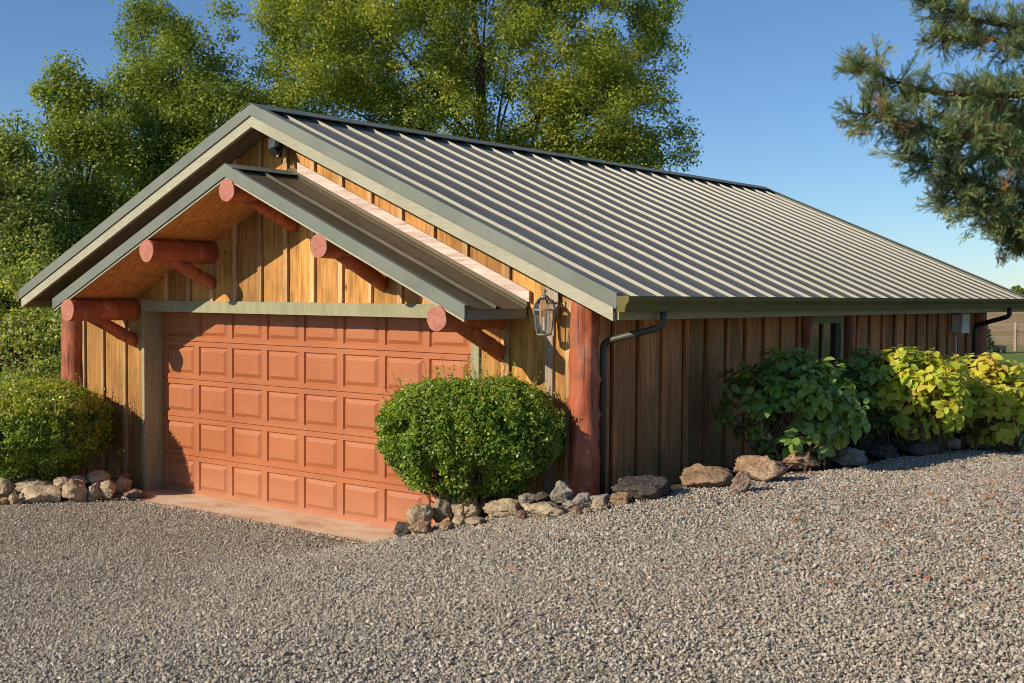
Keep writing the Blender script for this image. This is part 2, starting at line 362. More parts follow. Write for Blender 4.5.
def axis(lo, hi, step, far, g=1.22):
    c = list(np.arange(lo, hi+1e-6, step)); s = step; a = hi
    while a < far: s *= g; a += s; c.append(a)
    s = step; a = lo
    while a > -far: s *= g; a -= s; c.insert(0, a)
    return np.array(c)
def grid(xs, ys, dz=0, mask=None):
    X, Y = np.meshgrid(xs, ys); Z = ground_z(X, Y)+dz
    V = np.stack([X.ravel(), Y.ravel(), Z.ravel()], -1); nx = len(xs); ny = len(ys)
    I = np.arange(nx*ny).reshape(ny, nx)
    F = np.stack([I[:-1, :-1], I[:-1, 1:], I[1:, 1:], I[1:, :-1]], -1).reshape(-1, 4)
    if mask is not None:
        cx = V[F].mean(1); F = F[mask(cx[:, 0], cx[:, 1])]
        used = np.unique(F); mp = np.zeros(len(V), int); mp[used] = np.arange(len(used)); V = V[used]; F = mp[F]
    return V, F
def ground_mat():
    T = NT('ground_soil_and_grass'); xyz = sep(T)
    n1 = T.noise(T.mapc((.35, .35, .35)), 1, 6, .6); n2 = T.noise(T.mapc((9, 9, 9)), 1, 6, .7); n3 = T.noise(T.mapc((.05, .05, .05)), 1, 5, .6)
    grass = T.ramp(n2, [(.3, (.07, .12, .02)), (.5, (.13, .20, .035)), (.7, (.20, .26, .05))])
    grass = T.mix(T.ramp(n1, [(.45, (0, 0, 0)), (.65, (.5, .5, .5))]), grass, (.22, .23, .06))
    dry = T.ramp(n3, [(.35, (.30, .20, .09)), (.5, (.38, .26, .13)), (.65, (.46, .33, .18))])
    dry = T.mix(T.ramp(n1, [(.5, (0, 0, 0)), (.62, (.5, .5, .5))]), dry, (.20, .17, .07))
    s = T.math('SUBTRACT', xyz[1], T.math('MULTIPLY', xyz[0], .25))
    s = T.math('ADD', s, T.math('MULTIPLY', n3, 20))
    f = T.n('ShaderNodeMapRange'); T.l(s, f.inputs[0]); f.inputs[1].default_value = 64; f.inputs[2].default_value = 84
    c = T.mix(f.outputs[0], grass, dry)
    # bare soil close to the building
    soil = T.ramp(n2, [(.3, (.05, .032, .02)), (.7, (.13, .09, .055))])
    vm = T.n('ShaderNodeVectorMath', operation='DISTANCE'); T.l(T.mapc((1, .75, 0)), vm.inputs[0]); vm.inputs[1].default_value = (3.2, 4, 0)
    g = T.n('ShaderNodeMapRange'); T.l(T.math('ADD', vm.outputs[1], T.math('MULTIPLY', n1, 1.5)), g.inputs[0]); g.inputs[1].default_value = 8.2; g.inputs[2].default_value = 9.0
    c = T.mix(g.outputs[0], soil, c)
    return T.done(c, .95, T.bump(n2, .8, .03), spec=.1)
xs = axis(-12, 17, .3, 900); ys = axis(-15, 17, .3, 900)
V, F = grid(xs, ys, -.012)
tag(link('ground', V, F, ground_mat(), smooth=True), kind='structure')

GP = np.array([(-13, -2.5), (-3, -2.3), (-.9, -1.95), (-.38, -1.62), (-.05, -1.1), (.12, -.62), (.3, -.41), (2.4, -.39), (4.2, -.31), (4.45, -.42), (4.7, -.62), (5.3, -.6), (5.9, -.56), (6.5, -.56), (7.0, -.3),
  (7.25, .45), (7.45, 1.3), (7.7, 2.2), (7.85, 3.2), (8.05, 4.3), (8.35, 5.9), (8.8, 8), (9.6, 12), (16, 15), (19, 6), (19, -16), (-13, -16)])
def inside(x, y, poly=GP):
    r = np.zeros(x.shape, bool); j = len(poly)-1
    for i in range(len(poly)):
        xi, yi = poly[i]; xj, yj = poly[j]
        c = ((yi > y) != (yj > y)) & (x < (xj-xi)*(y-yi)/(yj-yi+1e-12)+xi); r ^= c; j = i
    return r
def gravel_base_mat():
    T = NT('fine_gravel_bed'); n1 = T.vor(T.mapc((1, 1, 1)), 55, 'F1'); c1 = T.vor(T.mapc((1, 1, 1)), 55, 'F1', 'Color')
    bw = T.n('ShaderNodeRGBToBW'); T.l(c1, bw.inputs[0])
    c = T.ramp(bw.outputs[0], [(.2, (.13, .11, .085)), (.5, (.30, .265, .205)), (.8, (.44, .395, .31))])
    return T.done(c, .9, T.bump(n1, -.8 if False else .8, .010), spec=.2)
gxs = np.arange(-13, 19.01, .16); gys = np.arange(-16, 15.01, .16)
V, F = grid(gxs, gys, -.004, lambda x, y: inside(x, y))
gd = link('gravel_drive', V, F, gravel_base_mat(), smooth=True); tag(gd, kind='structure')

# loose stones on the drive (uncountable)
def stone_mat():
    T = NT('crushed_stone'); oi = T.n('ShaderNodeObjectInfo'); r = oi.outputs['Random']
    c = T.ramp(r, [(0, (.16, .135, .10)), (.25, (.28, .245, .185)), (.55, (.41, .36, .275)), (.82, (.53, .475, .375)), (.93, (.66, .60, .49)), (.975, (.36, .27, .19)), (.993, (.42, .24, .15)), (1, (.60, .56, .50))])
    n = T.noise(T.mapc((1.5, 1.5, 1.5)), 1, 3)
    c = T.mix(T.ramp(n, [(.4, (0, 0, 0)), (.7, (.4, .4, .4))]), c, (.27, .23, .18))
    geo = T.n('ShaderNodeNewGeometry'); big = T.noise(T.mapc((.5, .5, .5), geo.outputs['Position']), 1, 4, .6)
    c = T.mix(T.ramp(big, [(.42, (0, 0, 0)), (.62, (.4, .4, .4))]), c, (.42, .345, .25))
    return T.done(c, .85, None, spec=.25)
M_stone = stone_mat()
def ico(sub):
    import bmesh
    bm = bmesh.new(); bmesh.ops.create_icosphere(bm, subdivisions=sub, radius=1); v = np.array([x.co[:] for x in bm.verts]); f = [tuple(q.index for q in p.verts) for p in bm.faces]; bm.free()
    return v, f
iv, iF = ico(2)
pebbles = []
for k in range(6):
    r_ = np.random.default_rng(100+k); v = iv.copy()
    for q in range(9):    # chip flat facets off the stone
        n = r_.normal(size=3); n /= np.linalg.norm(n); d = r_.uniform(.45, .8); t = v@n; v -= np.outer(np.maximum(t-d, 0), n)
    v *= np.array([1, r_.uniform(.6, .9), r_.uniform(.45, .75)])
    me = bpy.data.meshes.new('pebble'); me.from_pydata([tuple(p) for p in v], [], iF); me.materials.append(M_stone)
    pebbles.append(me)
# one mesh source object holding the pebble shapes for the node group, kept out of the scene
src = [bpy.data.objects.new('pebble_shape', me) for me in pebbles]
pts_mesh_poly = GP
step = .2
cx, cy = np.meshgrid(np.arange(-13, 19, step)+step/2, np.arange(-16, 15, step)+step/2); cx = cx.ravel(); cy = cy.ravel()
rel = np.stack([cx-CAM[0], cy-CAM[1]], -1); dep = rel@np.array([math.sin(YAW), math.cos(YAW)]); lat = rel@np.array([math.cos(YAW), -math.sin(YAW)])
ok = (dep > 3.4) & (lat > -dep*.43-1.5) & (lat < dep*.45+2.6) & inside(cx, cy)
edge = (cy < .5) & (cx < 4.8) & (cx > -.5)
cx = cx[ok]; cy = cy[ok]; dep = dep[ok]
dens = np.where(dep < 9, 5200, np.where(dep < 13, 4200, 2500)); cnt = rng.poisson(dens*step*step)
px = np.repeat(cx, cnt)+rng.uniform(-step/2, step/2, cnt.sum()); py = np.repeat(cy, cnt)+rng.uniform(-step/2, step/2, cnt.sum())
k_ = inside(px+rng.normal(0, .02, len(px)), py+rng.normal(0, .03, len(px))-.005); px = px[k_]; py = py[k_]
pz = np.concatenate([ground_z(px[i:i+20000], py[i:i+20000]) for i in range(0, len(px), 20000)])
sc_ = np.clip(rng.lognormal(math.log(.0082), .34, len(px)), .004, .022)
pz = np.where((py > -.5) & (px > -.1) & (px < 4.8), np.maximum(pz, .002), pz); pz = pz+sc_*rng.uniform(-.1, .85, len(px))
pm = bpy.data.meshes.new('gravel_stones'); pm.vertices.add(len(px)); pm.vertices.foreach_set('co', np.stack([px, py, pz], -1).astype(np.float32).ravel())
a_ = pm.attributes.new('sz', 'FLOAT', 'POINT'); a_.data.foreach_set('value', sc_.astype(np.float32))
a_ = pm.attributes.new('rot', 'FLOAT_VECTOR', 'POINT'); a_.data.foreach_set('vector', np.stack([rng.normal(0, .5, len(px)), rng.normal(0, .5, len(px)), rng.uniform(0, 6.28, len(px))], -1).astype(np.float32).ravel())
a_ = pm.attributes.new('pick', 'INT', 'POINT'); a_.data.foreach_set('value', rng.integers(0, 6, len(px)).astype(np.int32))
pm.update(); go = bpy.data.objects.new('gravel_stones', pm); col.objects.link(go)
tag(go, 'loose grey crushed stones covering the driveway', 'gravel', kind='stuff')
g = bpy.data.node_groups.new('scatter_gravel', 'GeometryNodeTree')
g.interface.new_socket('Geometry', in_out='INPUT', socket_type='NodeSocketGeometry'); g.interface.new_socket('Geometry', in_out='OUTPUT', socket_type='NodeSocketGeometry')
gi = g.nodes.new('NodeGroupInput'); gout = g.nodes.new('NodeGroupOutput')
g2i = g.nodes.new('GeometryNodeGeometryToInstance')
for o in src:
    oi = g.nodes.new('GeometryNodeObjectInfo'); oi.inputs[0].default_value = o; oi.inputs['As Instance'].default_value = True
    g.links.new(oi.outputs['Geometry'], g2i.inputs[0])
iop = g.nodes.new('GeometryNodeInstanceOnPoints'); g.links.new(gi.outputs[0], iop.inputs['Points'])
# join the six pebble instances and pick one per point
jn = g.nodes.new('GeometryNodeJoinGeometry')
for nd in [n for n in g.nodes if n.type == 'OBJECT_INFO']: g.links.new(nd.outputs['Geometry'], jn.inputs[0])
g.nodes.remove(g2i)
g.links.new(jn.outputs[0], iop.inputs['Instance']); iop.inputs['Pick Instance'].default_value = True
def na(n, t):
    x = g.nodes.new('GeometryNodeInputNamedAttribute'); x.data_type = t; x.inputs[0].default_value = n; return x.outputs[0]
g.links.new(na('pick', 'INT'), iop.inputs['Instance Index']); g.links.new(na('sz', 'FLOAT'), iop.inputs['Scale'])
e2r = g.nodes.new('FunctionNodeEulerToRotation'); g.links.new(na('rot', 'FLOAT_VECTOR'), e2r.inputs[0]); g.links.new(e2r.outputs[0], iop.inputs['Rotation'])
g.links.new(iop.outputs[0], gout.inputs[0])
md = go.modifiers.new('scatter', 'NODES'); md.node_group = g
print('gravel', len(px))

# ------------------------------------------------------------------ garage
XC, ZR, WM, ZE = 2.4417, 4.285, 4.4797, 2.374
SL = (ZR-ZE)/WM; YF, YB = -.447, 10.945
XW0, XW1 = -1.45, 6.30           # wall faces
PW0 = (XC, 0, 0)
G = empty('garage', PW0)
tag(G, 'low rustic garage with board and batten walls, grey metal roof and terracotta door', 'garage')
def zr(x): return ZR-SL*abs(x-XC)
def under(x): return zr(x)-.16

# front wall
mb = MB()
bl = [XW0+.02, -1.283+.0, -.87, -.41, -.046]
up_x = [-.046]+[.0133+.4133*k for k in range(1, 13)]+[5.14]
def board(x0, x1, z0):
    xs_ = [x0, x1] if not (x0 < XC < x1) else [x0, XC, x1]
    for a, b in zip(xs_[:-1], xs_[1:]): mb.zbox(a, b, 0, .05, z0, z0, under(a), under(b))
def batten(x, z0, w_=.058): mb.zbox(x-w_/2, x+w_/2, -.030, -.0005, z0, z0, under(x-w_/2)-.002, under(x+w_/2)-.002, 1)
for a, b in zip(bl[:-1], bl[1:]): board(a, b, -.1)
for a in bl[1:-1]: batten(a, -.1)
for a, b in zip(up_x[:-1], up_x[1:]): board(a, b, 2.16)
for a in up_x[1:-1]: batten(a, 2.262)
br_ = [5.14, 5.47, 5.94, XW1-.01]
for a, b in zip(br_[:-1], br_[1:]): board(a, b, -.1)
batten(5.47, -.1); batten(6.16, -.1)
mb.build('front_wall', None, G, mats=[M_front, M_fbat])
MB().zbox(5.905, 5.985, -.03, -.0005, .2, .2, 2.0, 2.0).zbox(5.90, 5.99, -.022, -.0005, 2.002, 2.002, under(5.90), under(5.99)-.002).build('lantern_board', M_grayb, G)
# side wall facing the drive
def side(x0, x1, name, mat, win, outdir):
    m = MB(); ys_ = [0.051]+[.03+.4133*k for k in range(1, 26)]+[10.49]
    zt = under(x1 if outdir > 0 else x0)+.0
    for a, b in zip(ys_[:-1], ys_[1:]):
        if b < 10.4: b -= .046
        if win and b > 4.42 and a < 5.38:
            if a < 4.42: m.box(x0, x1, a, 4.42, -.2, zt)
            if b > 5.38: m.box(x0, x1, 5.38, b, -.2, zt)
        else: m.box(x0, x1, a, b, -.2, zt)
    if win: m.box(x0, x1, 4.4205, 5.3795, -.2, 1.0); m.box(x0, x1, 4.4205, 5.3795, 2.14, zt)
    for a in ys_[1:-1]:
        if win and 4.2 < a < 5.6: continue
        xo = (x1+.0005, x1+.028) if outdir > 0 else (x0-.028, x0-.0005)
        m.box(xo[0], xo[1], a-.023, a+.035, -.2, zt-.02, 1)
    return m.build(name, None, G, mats=[mat, M_sbat])
side(XW1-.05, XW1, 'side_wall', M_side, True, 1)
side(XW0, XW0+.05, 'far_side_wall', M_backw, False, -1)
mb = MB()
for a in np.arange(XW0+.06, XW1-.1, .4133):
    b = min(a+.4133, XW1-.06)
    xs_ = [a, b] if not (a < XC < b) else [a, XC, b]
    for p, q in zip(xs_[:-1], xs_[1:]): mb.zbox(p, q, 10.44, 10.49, -.2, -.2, under(p), under(q))
mb.build('rear_wall', M_backw, G)
MB().box(XW0+.06, XW1-.06, .3, 10.4, -.06, .02).build('floor_slab', M_conc, G)

# window in the side wall
wn_ = MB(); Z0, Z1_ = 1.0, 2.14; Y0, Y1 = 4.42, 5.38
for y0, y1, z0, z1 in ((Y0, Y0+.09, Z0, Z1_), (Y1-.09, Y1, Z0, Z1_), (Y0+.09, Y1-.09, Z1_-.09, Z1_), (Y0+.09, Y1-.09, Z0, Z0+.07)):
    wn_.box(XW1-.06, XW1+.03, y0, y1, z0, z1)
wf = wn_.build('window', M_trim, G)
MB().box(XW1-.045, XW1-.037, Y0+.0905, Y1-.0905, Z0+.0705, Z1_-.0905).build('pane', M_wglass, wf)
MB().box(XW1-.036, XW1-.012, 4.87, 4.905, Z0+.071, Z1_-.091).build('mullion', M_trim, wf)
MB().box(XW1+.0, XW1+.06, Y0-.03, Y1+.03, Z0-.04, Z0-.001).build('sill', M_trim, wf)
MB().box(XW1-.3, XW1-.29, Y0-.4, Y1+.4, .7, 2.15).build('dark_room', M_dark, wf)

# peeled log posts
def log_mesh(path, r0, r1, seed, n=22, segs=34, lump=.10, knots=()):
    path = [Vector(p) for p in path]; V = []; Fs = []; fm = []
    ax = (path[-1]-path[0]); L = ax.length; t = ax.normalized(); a = t.orthogonal().normalized(); b = t.cross(a)
    for i in range(segs+1):
        f = i/segs; c = path[0]+ax*f
        for k in range(n):
            th = 2*math.pi*k/n; d = a*math.cos(th)+b*math.sin(th); r = r0+(r1-r0)*f
            q = Vector((d.x*1.3, d.y*1.3, d.z*1.3))+t*(f*L*2.2)+Vector((seed, seed*2, 0))
            r *= 1+lump*(mnoise.noise(q))+lump*.5*mnoise.noise(q*2.7)
            p = c+d*r
            for (kf, kt, kr, kh) in knots:
                kp = path[0]+ax*kf+(a*math.cos(kt)+b*math.sin(kt))*r
                r_k = (p-kp).length
                if r_k < kr*2: p = p+d*kh*math.exp(-(r_k/kr)**2*1.6)
            V.append(p[:])
    for i in range(segs):
        for k in range(n): Fs.append((i*n+k, i*n+(k+1) % n, (i+1)*n+(k+1) % n, (i+1)*n+k)); fm.append(0)
    Fs.append(tuple(range(n))[::-1]); fm.append(1); Fs.append(tuple(segs*n+k for k in range(n))); fm.append(1)
    return V, Fs, fm
def logo(name, p0, p1, r0, r1, seed, parent, **kw):
    if 'knots' not in kw:
        q_ = random.Random(seed); kw['knots'] = [(q_.uniform(.1, .9), q_.uniform(0, 6.28), q_.uniform(.02, .035), q_.uniform(.008, .02)) for _ in range(5)]
    V, Fs, fm = log_mesh((p0, p1), r0, r1, seed, **kw)
    o = link(name, V, Fs, None, parent, smooth=True, mats=[M_log, M_logend], fm=fm)
    pol = o.data.polygons; pol[len(pol)-1].use_smooth = False; pol[len(pol)-2].use_smooth = False
    return o
kn = [(random.uniform(.1, .9), random.uniform(0, 6.28), random.uniform(.03, .06), random.uniform(.012, .04)) for _ in range(16)]+[(.72, 5.6, .04, .05), (.72, .3, .04, .05), (.47, 5.3, .05, .03)]
logo('corner_post', (6.345, -.03, -.2), (6.325, -.03, 2.36), .146, .116, 3, G, lump=.20, segs=60, n=32, knots=kn)
logo('corner_post', (-1.47, -.05, -.2), (-1.46, -.03, 2.36), .17, .15, 9, G, lump=.14, segs=40, knots=kn[:9])
logo('corner_post', (6.30, 10.47, -.2), (6.30, 10.47, 2.3), .15, .13, 15, G, lump=.1)
logo('window_post', (6.33, 4.30, .2), (6.33, 4.30, 2.2), .09, .08, 21, G, lump=.08)
logo('window_post', (6.33, 5.52, .2), (6.33, 5.52, 2.2), .09, .08, 27, G, lump=.08)

# door frame and header
m = MB(); m.box(-.045, 0, -.028, .24, -.05, 2.129); m.box(5.054, 5.145, -.028, .24, -.02, 2.129)
m.box(-.05, 5.17, -.034, .205, 2.13, 2.26)
m.build('door_frame', M_trim, G)
# garage door: 5 sections of 8 raised panels
DY = .222; W_, XA = .601, .058
xb = [0]+[XA+W_*k for k in range(1, 8)]+[XA+W_*8+.03]
H = 2.23; SH = H/5
mb = MB()
def q(pts):
    b = len(mb.v); mb.v += pts; mb.f.append(tuple(range(b, b+4))); mb.m.append(0)
def ring(o, i_, yo, yi):
    (x0, x1, z0, z1) = o; (a0, a1, c0, c1) = i_
    O = [(x0, yo, z0), (x1, yo, z0), (x1, yo, z1), (x0, yo, z1)]; I = [(a0, yi, c0), (a1, yi, c0), (a1, yi, c1), (a0, yi, c1)]
    for k in range(4): q([O[k], O[(k+1) % 4], I[(k+1) % 4], I[k]])
    return i_
def shrink(r, d): return (r[0]+d, r[1]-d, r[2]+d, r[3]-d)
for s in range(5):
    z0 = s*SH+.003; z1 = (s+1)*SH-.003
    for c in range(8):
        x0, x1 = xb[c], xb[c+1]; cell = (x0, x1, z0, z1)
        pan = (XA+W_*c+.044 if c else x0+.075, XA+W_*(c+1)-.044 if c < 7 else x1-.09, z0+.050, z1-.052)
        ring(cell, pan, DY, DY)
        a = ring(pan, shrink(pan, .012), DY, DY+.020)
        b = ring(a, shrink(a, .007), DY+.020, DY+.020)
        d = ring(b, shrink(b, .040), DY+.020, DY-.002)
        q([(d[0], DY-.002, d[2]), (d[1], DY-.002, d[2]), (d[1], DY-.002, d[3]), (d[0], DY-.002, d[3])])
    # tongue between sections
    if s < 4:
        zt = (s+1)*SH
        q([(xb[0], DY, z1), (xb[-1], DY, z1), (xb[-1], DY+.008, zt), (xb[0], DY+.008, zt)])
        q([(xb[0], DY+.008, zt), (xb[-1], DY+.008, zt), (xb[-1], DY, zt+.003), (xb[0], DY, zt+.003)])
        mb.box(xb[0], xb[-1], DY-.006, DY-.0005, zt+.006, zt+.020)
mb.box(xb[0], xb[-1], DY+.03, DY+.05, 0.0, H)
gdr = mb.build('garage_door', M_door, G)
MB().box(xb[0], xb[-1], DY-.004, DY+.028, -.0, .0025).box(xb[0], xb[-1], DY+.002, DY+.028, -.012, -.0005).build('bottom_seal', M_rubber, gdr)

# main roof
ribs_y = [-.11+.413*k for k in range(0, 27)]
prof = [(YF+.01, 0)]
for y in ribs_y: prof += [(y-.014, 0), (y-.010, .030), (y+.007, .030), (y+.011, 0)]
prof += [(YB-.01, 0)]
def roof_sheet(side_, x_top, x_bot, zt, zb, prof, name, mat, parent):
    # subdivided along the slope; top skin and underside
    V = []; Fq = []; ns = 14; th = .006
    for lay in (0, -th):
        for i in range(ns+1):
            f = i/ns; x = x_top+(x_bot-x_top)*f; z = zt+(zb-zt)*f
            for (y, h) in prof: V.append((x, y, z+h+lay+(.002*math.sin(i*2.1+y*3) if 0 < i < ns else 0)))
    n = len(prof); L = (ns+1)*n
    for i in range(ns):
        for k in range(n-1):
            a = i*n+k; quad = (a, a+n, a+n+1, a+1)
            if side_ < 0: quad = quad[::-1]
            Fq.append(quad); Fq.append(tuple(L+t for t in quad)[::-1])
    for k in range(n-1):
        a = ns*n+k; Fq.append((a, L+a, L+a+1, a+1)); Fq.append((k, k+1, L+k+1, L+k))
    for i in range(ns):
        a = i*n; Fq.append((a, a+n, L+a+n, L+a)); a = i*n+n-1; Fq.append((a, a+n, L+a+n, L+a))
    return link(name, V, Fq, mat, parent)
ZT = ZR-.052
XE = XC+WM; XE0 = XC-WM
for s_, xe in ((1, XE+.02), (-1, XE0-.02)):
    roof_sheet(s_, XC, xe, ZT, ZT-SL*abs(xe-XC), prof, 'roof_panel', M_roof, G)
# ridge cap
m = MB()
for s_ in (1, -1):
    x1 = XC+s_*.16
    a = (XC, x1) if s_ > 0 else (x1, XC)
    za, zb_ = (ZR, ZR-SL*.16) if s_ > 0 else (ZR-SL*.16, ZR)
    m.zbox(a[0], a[1], YF-.01, YB+.01, za-.006+.002, zb_-.006+.002, za+.002, zb_+.002)
m.build('ridge_cap', M_rake, G)
def slope_bar(m, y0, y1, d0, d1, x_out=0.0, zpk=ZR, xc=XC, sl=SL, half=WM, x_l=None, x_r=None):
    xl = xc-half if x_l is None else x_l; xr = xc+half if x_r is None else x_r
    m.zbox(xl, xc, y0, y1, zpk-sl*(xc-xl)+d0, zpk+d0, zpk-sl*(xc-xl)+d1, zpk+d1)
    m.zbox(xc, xr, y0, y1, zpk+d0, zpk-sl*(xr-xc)+d0, zpk+d1, zpk-sl*(xr-xc)+d1)
m = MB(); slope_bar(m, YF, YF+.01, -.125, 0); slope_bar(m, YF+.0102, YF+.09, -.006, 0); slope_bar(m, YF-.006, YF-.0002, -.125, -.112)
m.build('rake_trim', M_rake, G)
m = MB(); slope_bar(m, YB-.01, YB, -.125, 0); slope_bar(m, YB-.09, YB-.0102, -.006, 0); m.build('rake_trim', M_rake, G)
m = MB(); slope_bar(m, YF+.0105, YF+.05, -.240, -.1255, half=WM-.04); m.build('barge_board', M_barge, G)
m = MB(); slope_bar(m, YB-.05, YB-.0105, -.240, -.1255, half=WM-.04); m.build('barge_board', M_barge, G)
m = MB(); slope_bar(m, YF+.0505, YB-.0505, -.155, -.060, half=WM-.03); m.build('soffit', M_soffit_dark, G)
m = MB()   # rafters tails / lookout blocks under the gable overhang
# eave fascia and gutter
for nm, xo, s_ in (('right', XE, 1), ('left', XE0, -1)):
    a, b = sorted((xo-.032*s_, xo-.008*s_))
    MB().box(a, b, YF+.0505, YB-.052, ZE-.215, ZE-.075).build('eave_fascia', M_fascia, G)
    m = MB(); n = 12
    P = [(0, -.035), (0, -.150), (.075, -.150), (.085, -.10), (.115, -.06), (.115, -.022), (.098, -.022), (.098, -.055), (.07, -.095), (.062, -.138), (.012, -.138), (.012, -.035)]
    y0, y1 = YF+.005, YB+.03
    b0 = len(m.v)
    for y in (y0, y1):
        for (dx, dz) in P: m.v.append((xo+s_*dx, y, ZE+dz))
    k = len(P)
    for i in range(k): m.f.append((b0+i, b0+(i+1) % k, b0+k+(i+1) % k, b0+k+i)); m.m.append(0)
    # end caps follow the outer outline
    for yy in (y0-.003, y1+.0005):
        c0 = len(m.v)
        out = [(0, -.022), (0, -.150), (.075, -.150), (.085, -.10), (.115, -.06), (.115, -.022)]
        for t in (0, .0025):
            for (dx, dz) in out: m.v.append((xo+s_*dx, yy+t, ZE+dz))
        m.f.append(tuple(c0+i for i in range(6))); m.m.append(0); m.f.append(tuple(c0+6+i for i in range(6))[::-1]); m.m.append(0)
        for i in range(6): m.f.append((c0+i, c0+(i+1) % 6, c0+6+(i+1) % 6, c0+6+i)); m.m.append(0)
    m.build('gutter', M_gutter, G)
def smooth_path(pts, rr=.06, n=5):
    out = [Vector(pts[0])]
    for i in range(1, len(pts)-1):
        p = Vector(pts[i]); a = (Vector(pts[i-1])-p); b = (Vector(pts[i+1])-p)
        ra = min(rr, a.length*.45); rb = min(rr, b.length*.45); A = p+a.normalized()*ra; B = p+b.normalized()*rb
        for k in range(n+1):
            t = k/n; out.append(A*(1-t)**2+p*2*t*(1-t)+B*t*t)
    out.append(Vector(pts[-1])); return out
MB().tube(smooth_path([(6.985, .16, ZE-.15), (6.985, .16, 2.10), (6.50, .10, 1.975), (6.435, .09, 1.94), (6.435, .09, .45)], .07), .030, 14).build('downspout', M_pipe, G, smooth=True)
MB().tube(smooth_path([(6.985, 9.72, ZE-.15), (6.985, 9.72, 2.10), (6.46, 9.85, 1.95), (6.42, 9.86, .4)], .06), .034, 12).build('downspout', M_pipe2, G, smooth=True)

# small gable roof over the door
X1, Z1, W1, S1, YF1 = 2.5784, 3.6207, 3.124, .4327, -.877
ZS = Z1-.03
prof1 = [(YF1+.01, 0), (-.46-.03, 0), (-.46-.011, .026), (-.46+.011, .026), (-.46+.03, 0), (-.075, 0), (-.055, .02), (-.035, .022), (-.0, .022)]
PR = empty('porch_roof', (X1, YF1, Z1)); PR.parent = G; PR.location = Vector((X1, YF1, Z1))-Vector(PW0)
P_ = PR
for s_, xe in ((1, X1+W1+.012), (-1, X1-W1-.012)):
    roof_sheet(s_, X1, xe, ZS, ZS-S1*abs(xe-X1), prof1, 'roof_panel', M_roof2, P_)
m = MB(); slope_bar(m, YF1-.004, -.003, .000, .006, zpk=Z1, xc=X1, sl=S1, half=.12); m.build('ridge_cap', M_rake, P_)
m = MB(); slope_bar(m, YF1, YF1+.008, -.125, 0, zpk=Z1, xc=X1, sl=S1, half=W1); slope_bar(m, YF1+.0082, YF1+.06, -.006, -.0005, zpk=Z1, xc=X1, sl=S1, half=W1)
slope_bar(m, YF1-.006, YF1-.0003, -.125, -.114, zpk=Z1, xc=X1, sl=S1, half=W1); m.build('rake_trim', M_rake, P_)
m = MB(); slope_bar(m, YF1+.0105, YF1+.035, -.150, -.03-.012, zpk=Z1, xc=X1, sl=S1, half=W1-.012); m.build('barge_board', M_barge, P_)
m = MB(); slope_bar(m, YF1+.0355, -.004, -.135, -.045, zpk=Z1, xc=X1, sl=S1, half=W1-.03); m.build('soffit', M_soffit, P_)
for s_ in (1, -1):
    a, b = sorted((X1+s_*(W1-.028), X1+s_*W1)); z = Z1-S1*W1
    MB().box(a, b, YF1+.0355, -.004, z-.125, z-.040).build('eave_fascia', M_rake, P_)
# raw board and flashing where the small roof meets the wall
m = MB()
for s_ in (1, -1):
    xa, xb_ = X1+s_*(.12 if s_ > 0 else .5), X1+s_*(W1+.03)
    if s_ < 0: xa, xb_ = xb_, xa
    f = lambda x: Z1-S1*abs(x-X1)
    m.zbox(xa, xb_, -.045, -.0205, f(xa)+.035, f(xb_)+.035, f(xa)+.135, f(xb_)+.135)
m.build('flashing_board', M_raw, P_)
m = MB(); slope_bar(m, -.033, -.0205, -.10, .034, zpk=Z1, xc=X1, sl=S1, half=W1); m.build('wall_flashing', M_roof2, P_)
# log beams and braces
beams = [(-.22, 2.165, .125, -.47, 1.75), (1.26, 2.80, .118, 1.05, 2.42), (2.62, 3.335, .112, 2.54, 3.02), (3.92, 2.80, .110, 3.83, 2.42), (5.40, 2.165, .108, 5.37, 1.80)]
for i, (x, z, r, xk, zk) in enumerate(beams):
    z = min(z, Z1-S1*abs(x-X1)-.135-r*1.06)if i != 2 else Z1-.135-r*1.12
    logo('log_beam', (x, YF1-.012+.02*(i % 2), z), (x-.02, .0, z+.005), r, r*1.04, 40+i*5, P_, lump=.07)
    logo('log_brace', (x, -.60, z-r*.55), (x-.02, -.0, zk+.03), .066, .074, 70+i*5, P_, lump=.06, segs=16)

# concrete apron in front of the door
m = MB(); V = []; nx_ = 60
for i in range(nx_+1):
    x = -.12+5.3*i/nx_
    ed = float(np.interp(x, [-.12, .3, 2.4, 4.2, 5.1], [-.40, -.45, -.44, -.38, -.35]))+.02*mnoise.noise(Vector((x*5, 3, 0)))
    V += [(x, .30, .003), (x, ed, .0+.003*mnoise.noise(Vector((x*3, 0, 0)))), (x, ed-.012, -.10), (x, .30, -.10)]
Fq = []
for i in range(nx_):
    a = i*4
    for k in range(4): Fq.append((a+k, a+(k+1) % 4, a+4+(k+1) % 4, a+4+k)[::-1])
Fq += [(0, 1, 2, 3), tuple(nx_*4+k for k in (3, 2, 1, 0))]
tag(link('door_apron', V, Fq, M_conc), 'orange stained concrete strip along the foot of the garage door', 'concrete apron', kind='structure')

